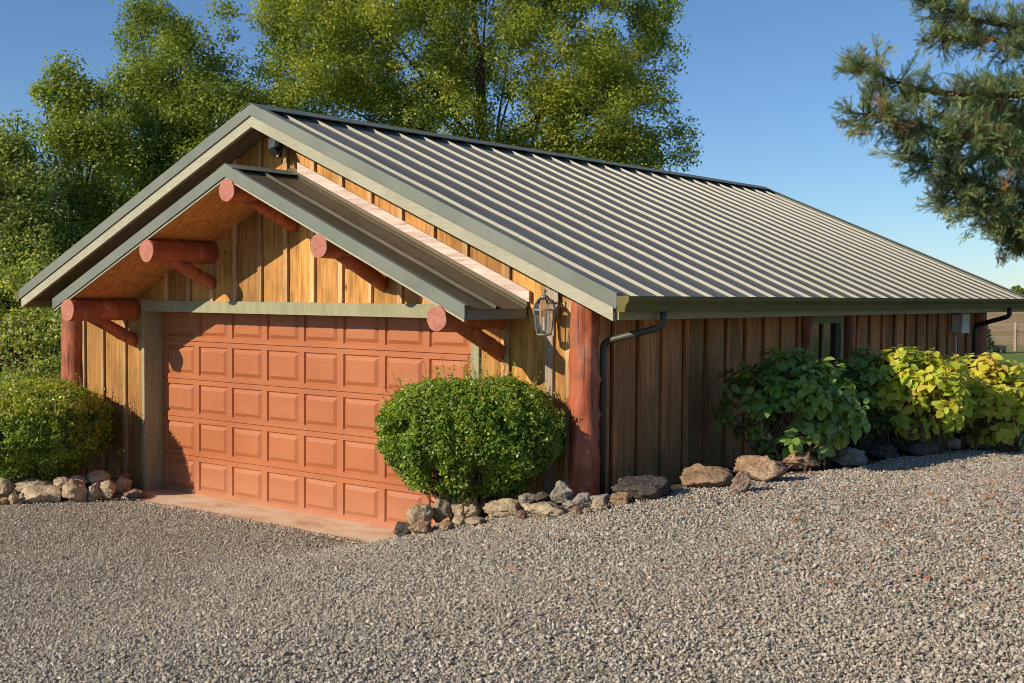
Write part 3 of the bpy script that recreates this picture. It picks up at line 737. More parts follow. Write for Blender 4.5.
# ------------------------------------------------------------------ lantern on the front wall
LX, LY, LZ = 6.02, -.20, 2.02
LN = empty('wall_lantern', (LX, 0, 2.0)); tag(LN, 'pewter wall lantern with clear curved glass mounted beside the red corner post', 'lantern')
LPr = [(.062, 0), (.078, .05), (.088, .15), (.094, .205)]
DPr = [(.098, .213), (.088, .255), (.062, .295), (.030, .318)]
n8 = 8
m = MB(); m.lathe((LX, LY, LZ), [(r-.003, z) for r, z in LPr], n8); m.lathe((LX, LY, LZ), [(r-.003, z) for r, z in DPr], n8)
m.f = [f for f in m.f if len(f) == 4]; m.m = [0]*len(m.f)
m.build('glass', M_glass, LN)
m = MB()
for k in range(n8):
    a = 2*math.pi*(k+.5)/n8; c, s = math.cos(a), math.sin(a)
    m.tube([(LX+r*c, LY+r*s, LZ+z) for r, z in LPr+DPr], .0032, 6)
m.lathe((LX, LY, LZ), [(.060, -.008), (.068, -.008), (.068, .004), (.060, .004)], 16)
m.lathe((LX, LY, LZ), [(.092, .203), (.105, .203), (.105, .215), (.092, .215)], 16)
m.lathe((LX, LY, LZ), [(.034, .312), (.034, .326), (.02, .334), (.009, .340), (.009, .352), (.019, .362), (.019, .372), (.006, .388), (.002, .398)], 12)
m.f = [f for f in m.f]
m.build('cage', M_iron, LN, smooth=False)
MB().lathe((LX, LY, LZ), [(.004, -.04), (.014, -.03), (.014, -.02), (.05, -.010), (.05, -.008)], 12).build('finial', M_iron, LN)
MB().lathe((LX, LY, LZ), [(.017, .03), (.017, .14), (.012, .15)], 12).build('candle', M_white, LN)
m = MB()
m.lathe((LX, LY, LZ), [(.014, .15), (.024, .175), (.020, .20), (.006, .215)], 12).build('bulb', M_glass, LN)
m = MB(); m.box(LX-.028, LX+.028, -.045, -.0305, LZ+.14, LZ+.42)
m.tube(smooth_path([(LX, -.045, LZ+.26), (LX, -.10, LZ+.30), (LX, -.15, LZ+.29), (LX, LY, LZ+.335)], .04), .008, 8)
def scroll(cx_, cz, s, r=.035, turns=1.4):
    return [(cx_+s*(r*(1-t*.75))*math.cos(t*turns*6.28), -.04, cz+(r*(1-t*.75))*math.sin(t*turns*6.28)) for t in np.linspace(0, 1, 26)]
m.tube([(LX, -.04, LZ+.38)]+scroll(LX-.07, LZ+.42, 1), .006, 6); m.tube([(LX, -.04, LZ+.36)]+scroll(LX+.07, LZ+.37, -1), .006, 6)
m.tube([(LX+.02, -.04, LZ+.20)]+scroll(LX+.08, LZ+.24, -1, .03), .005, 6)
m.build('bracket', M_iron, LN)

# floodlight sensor under the main gable peak
FL = empty('security_light', (2.47, 0, 3.85)); tag(FL, 'small white and black security light tucked under the main gable peak', 'security light')
MB().box(2.36, 2.46, -.14, -.022, 3.855, 3.965).build('junction_box', M_white, FL)
m = MB(); m.tube([(2.50, -.02, 3.90), (2.50, -.10, 3.90), (2.53, -.16, 3.83)], .02, 8); m.tube([(2.54, -.13, 3.86), (2.55, -.24, 3.80)], [.035, .05], 12); m.tube([(2.50, -.10, 3.87), (2.50, -.12, 3.76)], [.025, .03], 10)
m.build('lamp_head', M_black, FL)

# utility box on the side wall
UB = empty('utility_box', (6.32, 9.35, 1.8)); tag(UB, 'pale grey utility box fixed high at the far end of the side wall', 'utility box')
MB().box(6.323, 6.47, 9.22, 9.52, 1.86, 2.12).build('box_body', M_gbox, UB)
MB().box(6.4702, 6.482, 9.21, 9.53, 1.85, 2.13).build('lid', M_gbox, UB)
MB().tube([(6.345, 9.37, 1.86), (6.345, 9.37, .7)], .013, 8).build('conduit', M_gbox, UB)

# ------------------------------------------------------------------ rocks
def rock_mat(name, a, b, c_, lich=(.45, .42, .36), lamt=.3):
    T = NT(name); oi = T.n('ShaderNodeObjectInfo')
    n1 = T.noise(T.mapc((5, 5, 5)), 1, 6, .65); n2 = T.noise(T.mapc((26, 26, 26)), 1, 5, .7); v = T.vor(T.mapc((28, 28, 28)), 1)
    c = T.ramp(n1, [(.34, a), (.5, b), (.66, c_)])
    c = T.mix(T.ramp(n2, [(.56, (0, 0, 0)), (.68, (lamt, lamt, lamt))]), c, lich)
    c = T.mix(T.ramp(v, [(.12, (.75, .75, .75)), (.3, (0, 0, 0))]), c, tuple(x*.35 for x in a))
    br = T.math('MULTIPLY_ADD', oi.outputs['Random'], .5, .78); cb = T.n('ShaderNodeCombineColor'); [T.l(br, cb.inputs[i]) for i in range(3)]
    c = T.mix(1, c, cb.outputs[0], 'MULTIPLY')
    bp = T.bump(n2, 1.0, .035); return T.done(c, .92, T.bump(v, .5, .012, bp), spec=.15)
RM = {'tan': rock_mat('tan_fieldstone', (.30, .215, .13), (.52, .40, .255), (.66, .53, .37)),
      'orange': rock_mat('orange_lava_rock', (.17, .10, .055), (.38, .245, .14), (.52, .38, .24)),
      'grey': rock_mat('grey_fieldstone', (.20, .165, .125), (.37, .315, .25), (.48, .42, .34)),
      'dark': rock_mat('dark_lichen_rock', (.05, .042, .034), (.11, .092, .072), (.19, .155, .12), (.42, .39, .32), .7),
      'pink': rock_mat('pinkish_flat_stone', (.20, .12, .09), (.36, .23, .17), (.46, .33, .26))}
rv4, rf4 = ico(4); rf4 = np.array(rf4)
def rock_at(c, sx, sy, sz, matk, seed, label, group):
    r_ = np.random.default_rng(seed); v = rv4.copy()
    for k in range(11):
        n = r_.normal(size=3); n[2] *= .8; n /= np.linalg.norm(n); d = r_.uniform(.55, .88); t = v@n; v -= np.outer(np.maximum(t-d, 0)*.9, n)
    off = Vector((seed*3.1, seed*1.7, 0))
    dn = np.array([.20*mnoise.noise(Vector(p)*1.3+off)+.11*mnoise.noise(Vector(p)*3.2+off)+.07*mnoise.noise(Vector(p)*7+off)-.14*abs(mnoise.noise(Vector(p)*4+off*2))-.10*abs(mnoise.noise(Vector(p)*10+off))+.04*mnoise.noise(Vector(p)*22) for p in v])
    v = v*(1+dn)[:, None]; v /= np.array([np.ptp(v[:, 0]), np.ptp(v[:, 1]), np.ptp(v[:, 2])])/2
    v *= np.array([sx, sy, sz])/2
    tilt = Matrix.Rotation(r_.uniform(-.12, .12), 3, 'Y') @ Matrix.Rotation(0, 3, 'X')
    v = v@np.array(tilt).T
    a = math.atan2(rt[1], rt[0])+r_.uniform(-.25, .25); ca, sa = math.cos(a), math.sin(a); v = v@np.array([[ca, sa, 0], [-sa, ca, 0], [0, 0, 1]])
    V = v+np.array(c)
    o = link('rock', V, rf4, RM[matk], origin=tuple(np.array(c)-np.array([0, 0, sz/2])), smooth=True)
    tag(o, label, 'rock', group); return o
def rock(u0, u1, v0, v1, vb, matk, label, group, back=0.0, depth_f=.85, grow=1.06):
    uc = (u0+u1)/2; P, t = hit(uc, vb)
    w_ = (u1-u0)*t/FPX*grow; dy = w_*depth_f
    d = t+dy*.42+back; w_ *= d/t
    h = (v1-v0)*d/FPX*grow
    c = CAM+ray(uc, (v0+v1)/2)*d-np.array([0, 0, .02*h])
    rock.i += 1
    return rock_at(c, w_, dy, h*1.05, matk, rock.i, label, group)
rock.i = 0
gl = 'stones edging the left bed'; gm = 'stones under the round bush'; gr = 'stones edging the hydrangea bed'
def zc(z, ox, oy, s): return (ox+z[0]/s, ox+z[1]/s, oy+z[2]/s, oy+z[3]/s)
left = [((-30, 66, 500, 592), 597, 'tan', 0, 'tan stone at the left edge of the picture, largest there in the left pile'),
 ((100, 276, 536, 618), 616, 'tan', 0, 'big wide flat tan stone at the bottom of the left pile'),
 ((276, 376, 512, 608), 612, 'tan', 0, 'blocky rough stone right of the big flat stone in the left pile'),
 ((366, 426, 524, 606), 610, 'tan', .04, 'upright stone between two blocky stones in the left pile'),
 ((424, 494, 520, 600), 606, 'tan', 0, 'rounded tan stone near the right end of the left pile'),
 ((482, 560, 496, 568), 590, 'tan', .10, 'stone against the wall at the right end of the left pile'),
 ((518, 622, 556, 596), 600, 'pink', .03, 'flat reddish slab lying next to the door apron'),
 ((36, 82, 572, 620), 620, 'tan', 0, 'small upright tan stone left of the big flat stone'),
 ((0, 40, 586, 616), 618, 'orange', -.03, 'small orange stone at the far left foot of the left pile'),
 ((80, 112, 566, 612), 616, 'grey', .05, 'narrow dark grey stone squeezed beside the big flat stone'),
 ((64, 236, 500, 562), 610, 'tan', .16, 'long flat stone lying on top of the left pile'),
 ((234, 306, 497, 552), 610, 'tan', .18, 'small rounded stone on top of the left pile, middle'),
 ((296, 378, 488, 530), 610, 'grey', .24, 'greyish stone behind the top of the left pile'),
 ((374, 470, 476, 532), 606, 'tan', .24, 'pale slanted stone on top of the left pile near the bush trunk'),
 ((20, 70, 478, 512), 605, 'grey', .30, 'grey stone at the back left of the left pile'),
 ((66, 132, 484, 515), 605, 'tan', .32, 'thin flat stone at the back of the left pile'),
 ((486, 556, 488, 512), 590, 'pink', .24, 'thin pinkish slab on top at the wall end of the left pile'),
 ((560, 580, 548, 570), 585, 'orange', .14, 'tiny orange chip beside the door jamb')]
for z, vb, mk, bk, lab in left:
    u0, u1, v0, v1 = zc(z, 0, 360, 683/160); rock(u0, u1, v0, v1, 360+vb/(683/160), mk, lab, gl, bk)
mid = [((50, 120, 204, 264), 266, 'dark', 0, 'dark pointed stone at the right corner of the door'),
 ((110, 212, 134, 246), 256, 'tan', .08, 'large tan stone beside the door below the bush'),
 ((196, 282, 108, 206), 236, 'tan', .12, 'slanted brown stone left of the big round stone'),
 ((278, 396, 88, 194), 212, 'tan', .05, 'big round pitted tan stone under the bush'),
 ((120, 214, 204, 252), 256, 'orange', -.02, 'flat orange stone in front of the large tan stone'),
 ((232, 292, 196, 238), 242, 'orange', 0, 'small orange stone left of the low flat ones'),
 ((288, 342, 182, 218), 224, 'tan', 0, 'small tan stone below the big round stone'),
 ((338, 422, 182, 218), 220, 'tan', 0, 'low flat tan stone right of the big round stone'),
 ((408, 560, 112, 188), 196, 'tan', .04, 'long wedge shaped tan stone under the bush centre'),
 ((538, 612, 86, 136), 190, 'grey', .22, 'blue grey stone behind the wedge shaped one'),
 ((558, 622, 130, 162), 190, 'tan', .10, 'small flat stone between the wedge and the large rough one'),
 ((582, 732, 124, 188), 196, 'tan', .02, 'large rough tan stone in the middle of the row'),
 ((666, 762, 42, 128), 180, 'grey', .20, 'upright pale grey stone beside the red corner post'),
 ((608, 672, 88, 130), 182, 'dark', .24, 'dark stone behind the large rough one'),
 ((534, 586, 158, 192), 196, 'pink', -.02, 'small pinkish stone at the gravel edge'),
 ((764, 842, 90, 142), 170, 'grey', .14, 'grey stone at the foot of the red corner post'),
 ((742, 800, 140, 174), 178, 'orange', .0, 'small orange brown stone in front of the corner post'),
 ((796, 836, 150, 172), 176, 'grey', .0, 'smallest grey stone in front of the corner post'),
 ((828, 896, 116, 160), 166, 'tan', .02, 'smooth egg shaped tan stone near the post'),
 ((838, 912, 94, 126), 160, 'grey', .16, 'flat dark grey slab right of the corner post'),
 ((904, 992, 84, 138), 146, 'orange', .02, 'knobbly orange stone at the building corner'),
 ((720, 772, 120, 150), 176, 'grey', .12, 'grey stone wedged below the upright pale one')]
for z, vb, mk, bk, lab in mid:
    u0, u1, v0, v1 = zc(z, 380, 470, 1024/260); rock(u0, u1, v0, v1, 470+vb/(1024/260), mk, lab, gm, bk)
s6 = 1024/344
right = [((-195, 2, 585, 655), 660, 'dark', 0, 'wide low dark rock speckled with lichen below the downspout'),
 ((0, 152, 550, 622), 624, 'orange', 0, 'brown pitted rock right of the speckled dark one'),
 ((148, 300, 522, 600), 606, 'orange', .02, 'craggy brown rock left of the orange one'),
 ((152, 216, 568, 630), 634, 'pink', -.04, 'small pinkish block standing in front of the craggy rock'),
 ((282, 414, 510, 568), 570, 'orange', 0, 'orange topped rock at the foot of the green hydrangea'),
 ((438, 558, 500, 552), 556, 'grey', 0, 'rounded grey rock in shade under the green hydrangea'),
 ((556, 655, 490, 530), 534, 'dark', 0, 'dark rock between the green and yellow hydrangeas'),
 ((650, 762, 480, 520), 524, 'dark', 0, 'dark low rock under the yellow hydrangea'),
 ((768, 842, 470, 506), 514, 'grey', 0, 'small grey rock under the yellow hydrangea'),
 ((838, 938, 458, 504), 508, 'grey', 0, 'grey block under the right hydrangea'),
 ((932, 1040, 458, 500), 504, 'grey', 0, 'grey rock at the right edge of the picture'),
 ((1036, 1150, 452, 492), 496, 'grey', 0, 'grey rock just past the right edge')]
for z, vb, mk, bk, lab in right:
    u0, u1, v0, v1 = zc(z, 680, 280, s6); rock(u0, u1, v0, v1, 280+vb/s6, mk, lab, gr, bk)

# ------------------------------------------------------------------ foliage generators
def unit(n, r=rng):
    v = r.normal(size=(n, 3)); return v/np.linalg.norm(v, axis=1, keepdims=True)
def leaves(P, N, L, Wd, r=rng, fold=0.0):
    """one pointed quad per point; P centres, N normals, L length, Wd width"""
    n = len(P); t = unit(n, r); t -= (t*N).sum(1, keepdims=True)*N; t /= np.linalg.norm(t, axis=1, keepdims=True)+1e-9
    b = np.cross(N, t); L = np.asarray(L)*np.ones(n); Wd = np.asarray(Wd)*np.ones(n)
    a0 = P-t*L[:, None]*.5; a2 = P+t*L[:, None]*.5; a1 = P+b*Wd[:, None]*.5+N*fold*Wd[:, None]; a3 = P-b*Wd[:, None]*.5+N*fold*Wd[:, None]
    V = np.stack([a0, a1, a2, a3], 1).reshape(-1, 3); F = np.arange(n*4).reshape(-1, 4); return V, F
def tree(name, label, blobs, trunk, seed, mat, dens=1.0, leaf=(.074, .048), crs=(.20, .44), lpc=210, group=None, bare=None, shade=(0, 1)):
    r = np.random.default_rng(seed)
    base = np.array(trunk, float); base[2] = gz(base[0], base[1])-.1
    T_ = empty(name, tuple(base)); tag(T_, label, 'tree', group)
    C = []; S = []
    for (u, v, ru, rv, d) in blobs:
        k = d/FPX; c = at(u, v, d); rx, rz = ru*k, rv*k; ry = (rx+rz)*.5
        vol = rx*ry*rz; n = max(4, int(dens*52*(rx*rz)))
        p = unit(n, r)*(r.uniform(.15, 1, (n, 1))**.45)
        w_ = c+rt*p[:, :1]*rx+np.array([0, 0, 1])*p[:, 2:]*rz+np.array([fw[0], fw[1], 0])*p[:, 1:2]*ry
        keep = np.array([mnoise.noise(Vector(q)*.75+Vector((seed, 0, 0))) > -.30 for q in w_])
        w_ = w_[keep]; C.append(w_); S.append(r.uniform(crs[0], crs[1], len(w_)))
    C = np.concatenate(C); S = np.concatenate(S)
    n = (lpc*(S/.42)**2*r.uniform(.5, 1.3, len(C))).astype(int)
    idx = np.repeat(np.arange(len(C)), n); m = len(idx)
    d = unit(m, r); rad = S[idx]*(r.uniform(0, 1, m)**.42)
    # each cluster is a drooping, slightly flattened spray with a ragged edge
    rag = 1+.5*np.array([mnoise.noise(Vector(q)*1.9) for q in (d*1.5+C[idx])])
    P = C[idx]+d*np.array([1.1, 1.1, .8])*(rad*rag)[:, None]; P[:, 2] -= .12*S[idx]
    N = d*.7+unit(m, r)*.75+np.array([0, 0, .45]); N /= np.linalg.norm(N, axis=1, keepdims=True)
    sz = r.uniform(.6, 1.25, m); V, F = leaves(P, N, leaf[0]*sz, leaf[1]*sz, r, .12)
    tone = r.uniform(0, 1, len(C)); rn = np.clip(.62*tone[idx]+.38*r.uniform(0, 1, m)+r.normal(0, .05, m), 0, 1)
    rn = shade[0]+rn*(shade[1]-shade[0])
    link('crown', V, F, mat, T_, origin=tuple(base), rnd=rn)
    # trunk with limbs reaching into the crown
    mbt = MB(); top = C.mean(0); h = C[:, 2].max()
    spine = [base, base+np.array([.1, .05, (top[2]-base[2])*.35]), base*.4+top*.6+np.array([0, 0, -.5]), top+np.array([0, 0, (h-top[2])*.45])]
    sp = smooth_path([tuple(x) for x in spine], 1.2, 4); r0 = .05+.019*(h-base[2])
    mbt.tube(sp, list(np.linspace(r0, .05, len(sp))), 12)
    pick = r.choice(len(C), min(len(C), 46), replace=False)
    for j, k in enumerate(pick):
        e = C[k]; s = sp[int(r.integers(len(sp)//3, len(sp)-1))]; s = np.array(s)
        if np.linalg.norm(e-s) > 6: continue
        md_ = (s+e)/2+np.array([0, 0, r.uniform(-.1, .5)])+r.normal(0, .15, 3)
        rr = .012+.007*np.linalg.norm(e-s)
        mbt.tube(smooth_path([tuple(s), tuple(md_), tuple(e)], .8, 3), list(np.linspace(rr*1.3, .012, 6)), 6)
    mbt.build('trunk', M_bark, T_, origin=tuple(base), smooth=True)
    print(name, len(C), m)
    return T_
gt = 'oaks behind the garage'
tree('oak_tree', 'tall broad yellow green oak rising behind the middle of the garage roof',
 [(330, 60, 75, 85, 28), (300, 115, 55, 60, 27), (400, 60, 85, 85, 28), (470, 20, 90, 70, 29), (430, 125, 70, 45, 27.5), (560, 40, 90, 80, 28), (630, 40, 48, 62, 28.5), (600, 115, 78, 62, 28), (550, 125, 75, 45, 28),
  (380, -40, 110, 70, 29), (520, -60, 120, 70, 29), (308, 20, 44, 60, 28), (655, 25, 28, 30, 28.5), (625, 150, 48, 28, 28), (680, 140, 14, 22, 28), (675, 60, 14, 10, 28.5), (278, 14, 16, 30, 28), (560, 160, 70, 25, 28)],
 at(515, 200, 28), 11, M_oak, 1.45, group=gt)
tree('oak_tree', 'green oak with a tall narrow top left of the garage ridge',
 [(158, 40, 34, 34, 27), (185, 80, 55, 45, 26.5), (216, 72, 26, 34, 27), (150, 85, 36, 40, 26.5), (215, 120, 62, 45, 26), (155, 140, 60, 50, 26), (195, 175, 65, 50, 25.5), (120, 185, 45, 50, 25.5), (146, 8, 14, 14, 27), (228, 30, 8, 12, 27), (238, 108, 28, 38, 27), (150, 230, 70, 40, 25), (136, 36, 9, 12, 27), (178, 22, 10, 14, 27), (192, 40, 12, 12, 27), (160, 5, 6, 12, 27), (228, 4, 7, 16, 27)],
 at(170, 330, 26.5), 23, M_oak, 1.7, group=gt, shade=(0, .8))
tree('oak_tree', 'small pointed oak with a shaggy top left of the tallest narrow oak',
 [(66, 92, 24, 24, 24.5), (84, 120, 42, 34, 24.5), (60, 150, 36, 40, 24), (95, 165, 45, 45, 24), (70, 210, 55, 50, 23.5), (110, 225, 45, 45, 23.5), (60, 260, 60, 40, 23), (46, 88, 8, 10, 24.5), (60, 70, 6, 10, 24.5), (84, 84, 8, 12, 24.5), (104, 98, 9, 12, 24.5)],
 at(80, 380, 24), 37, M_oak, 1.8, group=gt, shade=(0, .85))
tree('oak_tree', 'darker low oak at the left edge of the picture',
 [(8, 140, 28, 26, 22.5), (20, 175, 38, 36, 22.5), (-10, 190, 50, 60, 22), (25, 225, 42, 45, 22), (10, 280, 50, 50, 21.5), (40, 300, 42, 50, 21), (-30, 250, 50, 70, 22), (30, 250, 45, 40, 21.5)],
 at(-10, 400, 22), 51, M_oak2, 1.7, group=gt)
tree('oak_sapling', 'leafy scrub oak filling the gap beyond the left bush and corner post',
 [(20, 350, 45, 36, 20.5), (60, 345, 32, 42, 20.5), (-20, 330, 45, 45, 21), (85, 340, 22, 40, 20.5), (45, 385, 50, 28, 20), (0, 400, 40, 30, 20), (95, 385, 20, 30, 20.5)],
 at(40, 430, 20.6), 63, M_oak2, 1.1, group=gt, shade=(.15, 1), leaf=(.07, .045))

# redwood at the right
def redwood():
    r = np.random.default_rng(5); D = 20.0; base = at(1165, 300, D); base[2] = gz(base[0], base[1])-.1
    T_ = empty('redwood_tree', tuple(base)); tag(T_, 'redwood at the right edge with drooping needle sprays and some rusty ones', 'tree')
    top = at(1165, -420, D)
    m = MB(); m.tube([tuple(base), tuple(base*.5+top*.5), tuple(top)], [.42, .28, .05], 14)
    def L(pts): return [at(u, v, D+dd) for u, v, dd in pts]
    limbs = [([(1165, 150, 0), (1060, 95, -.6), (960, 95, -1), (910, 88, -1.1), (860, 66, -1.2)], 26, 1),
             ([(1165, 190, 0), (1060, 150, -.8), (970, 140, -1.1), (905, 120, -1.2), (850, 112, -1.3)], 26, 1),
             ([(1165, 230, 0), (1060, 200, -.5), (985, 190, -.6), (930, 160, -.6), (905, 150, -.6)], 32, 1),
             ([(1165, 260, 0), (1090, 235, -.4), (1020, 225, -.5), (980, 205, -.5), (945, 196, -.5)], 26, .9),
             ([(1165, 70, 0), (1080, 30, -.8), (990, 25, -1), (950, 10, -1.1), (905, -4, -1.1)], 22, .8),
             ([(1165, 120, 0), (1080, 60, .5), (1010, 42, .6), (955, 34, .6), (930, 38, .6)], 20, .9),
             ([(1165, 210, 0), (1100, 170, .6), (1040, 150, .8), (990, 150, .8)], 34, 1),
             ([(1165, 180, 0), (1080, 120, .3), (1010, 112, .2), (950, 128, 0)], 30, .9),
             ([(1165, 10, 0), (1090, -30, 0), (1000, -40, 0), (940, -30, 0)], 26, .8),
             ([(1165, 270, 0), (1090, 250, 0), (1040, 240, 0), (1005, 228, 0)], 22, .9),
             ([(1165, 100, .3), (1100, 90, .8), (1030, 80, .9), (985, 84, .9)], 16, .45),
             ([(1165, 150, 0), (1200, 100, 1.5), (1260, 120, 2)], 40, 1), ([(1165, 250, 0), (1230, 220, -1.5), (1300, 240, -2)], 40, 1)]
    SP = []; SD = []; ST = []
    for pts, spread, dn in limbs:
        W = L(pts); pl = smooth_path([tuple(x) for x in W], .8, 4); m.tube(pl, list(np.linspace(.075, .012, len(pl))), 7)
        pl = np.array([p[:] for p in pl]); seg = np.linalg.norm(np.diff(pl, axis=0), axis=1); cum = np.r_[0, np.cumsum(seg)]
        nb = int(165*dn)
        for b in range(nb):
            f = r.uniform(.12, 1)**.8; s = f*cum[-1]; o = np.array([np.interp(s, cum, pl[:, i]) for i in range(3)])
            dirn = pl[-1]-pl[0]; dirn /= np.linalg.norm(dirn)
            ln = spread*D/FPX*r.uniform(.5, 1.35)
            dv = dirn*r.uniform(.1, .9)+unit(1, r)[0]*.8+np.array([0, 0, r.uniform(-.6, .55)]); dv /= np.linalg.norm(dv)
            e = o+dv*ln; md_ = (o+e)/2+np.array([0, 0, -.05]); m.tube([tuple(o), tuple(md_), tuple(e)], [.012, .008, .004], 5)
            ns = int(34*ln/.5)+9; tone = r.uniform(0, .76) if r.uniform() > .04 else r.uniform(.84, 1)
            for q_ in range(ns):
                g_ = r.uniform(.15, 1.05); p = o+(e-o)*g_+np.array([0, 0, -.05*math.sin(g_*3.1)])+r.normal(0, .035, 3)
                d2 = dv*.8+unit(1, r)[0]*.75+np.array([0, 0, .15]); d2 /= np.linalg.norm(d2)
                SP.append(p); SD.append(d2); ST.append(tone if r.uniform() > .08 else r.uniform(.84, 1))
    SP = np.array(SP); SD = np.array(SD); ST = np.array(ST); n = len(SP)
    sl = r.uniform(.08, .18, n); side_ = np.cross(SD, unit(n, r)); side_ /= np.linalg.norm(side_, axis=1, keepdims=True); nr = np.cross(side_, SD)
    Vs = []; rn = []
    K = 12
    for k in range(K):
        f = (k+.5)/K; c = SP+SD*(sl*f)[:, None]
        for sgn in (-1, 1):
            for wob in (0,):
                dr = SD*.65+side_*sgn*.8+nr*r.normal(0, .25, (n, 1)); dr /= np.linalg.norm(dr, axis=1, keepdims=True)
                ll = (.010+.015*math.sin(f*3.0))*r.uniform(.8, 1.3, n); wv = np.cross(dr, nr); wv /= np.linalg.norm(wv, axis=1, keepdims=True); hw = .0042
                Vs.append(np.stack([c, c+dr*ll[:, None]*.5+wv*hw, c+dr*ll[:, None], c+dr*ll[:, None]*.5-wv*hw], 1)); rn.append(np.clip(ST+r.normal(0, .07, n), 0, 1))
    V = np.concatenate(Vs).reshape(-1, 3); link('crown', V, np.arange(len(V)).reshape(-1, 4), M_red, T_, origin=tuple(base), rnd=np.concatenate(rn))
    m.build('trunk', M_rbark, T_, origin=tuple(base), smooth=True); print('redwood', n)
redwood()

# clipped round bushes
def bush(label, c, rx, ry, rz, seed, n=60000, under_bare=False, yellow_top=.25, axr=None):
    r = np.random.default_rng(seed); c = np.array(c); base = np.array([c[0], c[1], gz(c[0], c[1])-.03])
    B = empty('round_bush', tuple(base)); tag(B, label, 'bush', 'clipped bushes beside the door')
    d = unit(n*2, r)
    # superellipsoid with fluted, lumpy surface
    def radius(d):
        k = (np.abs(d[:, 0]/1)**2.5+np.abs(d[:, 1]/1)**2.5+np.abs(d[:, 2]/1)**2.5)**(-1/2.5)
        lum = np.array([mnoise.noise(Vector(q)*2.6+Vector((seed, 0, 0)))*.10+mnoise.noise(Vector(q)*6.5+Vector((seed, 5, 0)))*.06+mnoise.noise(Vector(q)*13)*.04 for q in d])
        return k*(1+lum)
    rr = radius(d)
    # narrower towards the foot
    tap = np.where(d[:, 2] < 0, 1-.30*np.abs(d[:, 2]), 1)
    f = 1-np.abs(r.normal(0, .14, len(d))); f = np.clip(f, .2, 1.04)
    P = d*(rr*f)[:, None]*np.array([rx, ry, rz]); P[:, :2] *= tap[:, None]
    keep = np.ones(len(P), bool)
    low = P[:, 2] < -rz*.45
    keep &= ~(low & (r.uniform(size=len(P)) < .55))
    den = np.array([mnoise.noise(Vector(q)*5.0+Vector((seed*2, 0, 0))) for q in P]); keep &= (den > -.44) & ((den > -.18) | (f < .95))
    P = P[keep][:n]; dd = d[keep][:n]; ca, sa = (1, 0) if axr is None else (math.cos(axr), math.sin(axr))
    Rm = np.array([[ca, sa, 0], [-sa, ca, 0], [0, 0, 1]]); P = P@Rm+c; dd = dd@Rm
    N = dd*.5+unit(len(P), r)*.95+np.array([0, 0, .35]); N /= np.linalg.norm(N, axis=1, keepdims=True)
    sz = r.uniform(.7, 1.35, len(P)); V, F = leaves(P, N, .034*sz, .021*sz, r, .12)
    h = (P[:, 2]-(c[2]-rz))/(2*rz)
    cl_ = np.array([mnoise.noise(Vector(q)*7) for q in P]); rn = np.clip(r.uniform(0, .75, len(P))+cl_*.35+(h > .72)*r.uniform(0, yellow_top, len(P)), 0, 1)
    # sprigs sticking out above the clipped surface
    mt = MB(); SV = []; SR = []
    for k in range(150):
        a = unit(1, r)[0]; a[2] = abs(a[2])*.8+.35; a /= np.linalg.norm(a); a = a@Rm
        s = c+(a@Rm.T*np.array([rx, ry, rz]))@Rm*.90; ln = r.uniform(.05, .22)
        e = s+(a*.45+np.array([0, 0, .8])+r.normal(0, .22, 3))*ln; mt.tube([tuple(s), tuple(e)], [.0022, .0012], 4, caps=False)
        for q_ in range(int(ln/.016)):
            SV.append(s+(e-s)*r.uniform(.3, 1.05)+r.normal(0, .008, 3)); SR.append(r.uniform(.45, 1))
    SV = np.array(SV); V2, F2 = leaves(SV, unit(len(SV), r), .024, .014, r)
    V = np.concatenate([V, V2]); F = np.concatenate([F, F2+len(P)*4]); rn = np.concatenate([rn, SR])
    link('foliage', V, F, M_box, B, origin=tuple(base), rnd=rn)
    for k in range(150):
        a = unit(1, r)[0]; a[2] = a[2]*.6+.1; e = c+((a*r.uniform(.6, .93))*np.array([rx, ry, rz*.95]))@Rm
        s = base+np.array([r.normal(0, .08), r.normal(0, .08), 0]); md_ = s*.5+e*.5+np.array([0, 0, -.04])+r.normal(0, .04, 3)
        mt.tube([tuple(s), tuple(md_), tuple(e)], [.009, .006, .002], 5, caps=False)
    mt.build('branches', M_twig, B, origin=tuple(base))
    print('bush', len(P))
bc = at(469, 439, 10.4)
bush('wide clipped green bush in front of the right end of the terracotta door', bc, .82, .60, .52, 4, 62000, axr=.67)
bc2 = at(36, 432, 14.15)
bush('clipped round bush behind the stone pile at the left of the garage', bc2, .82, .82, .60, 8, 62000, yellow_top=.9, axr=.67)

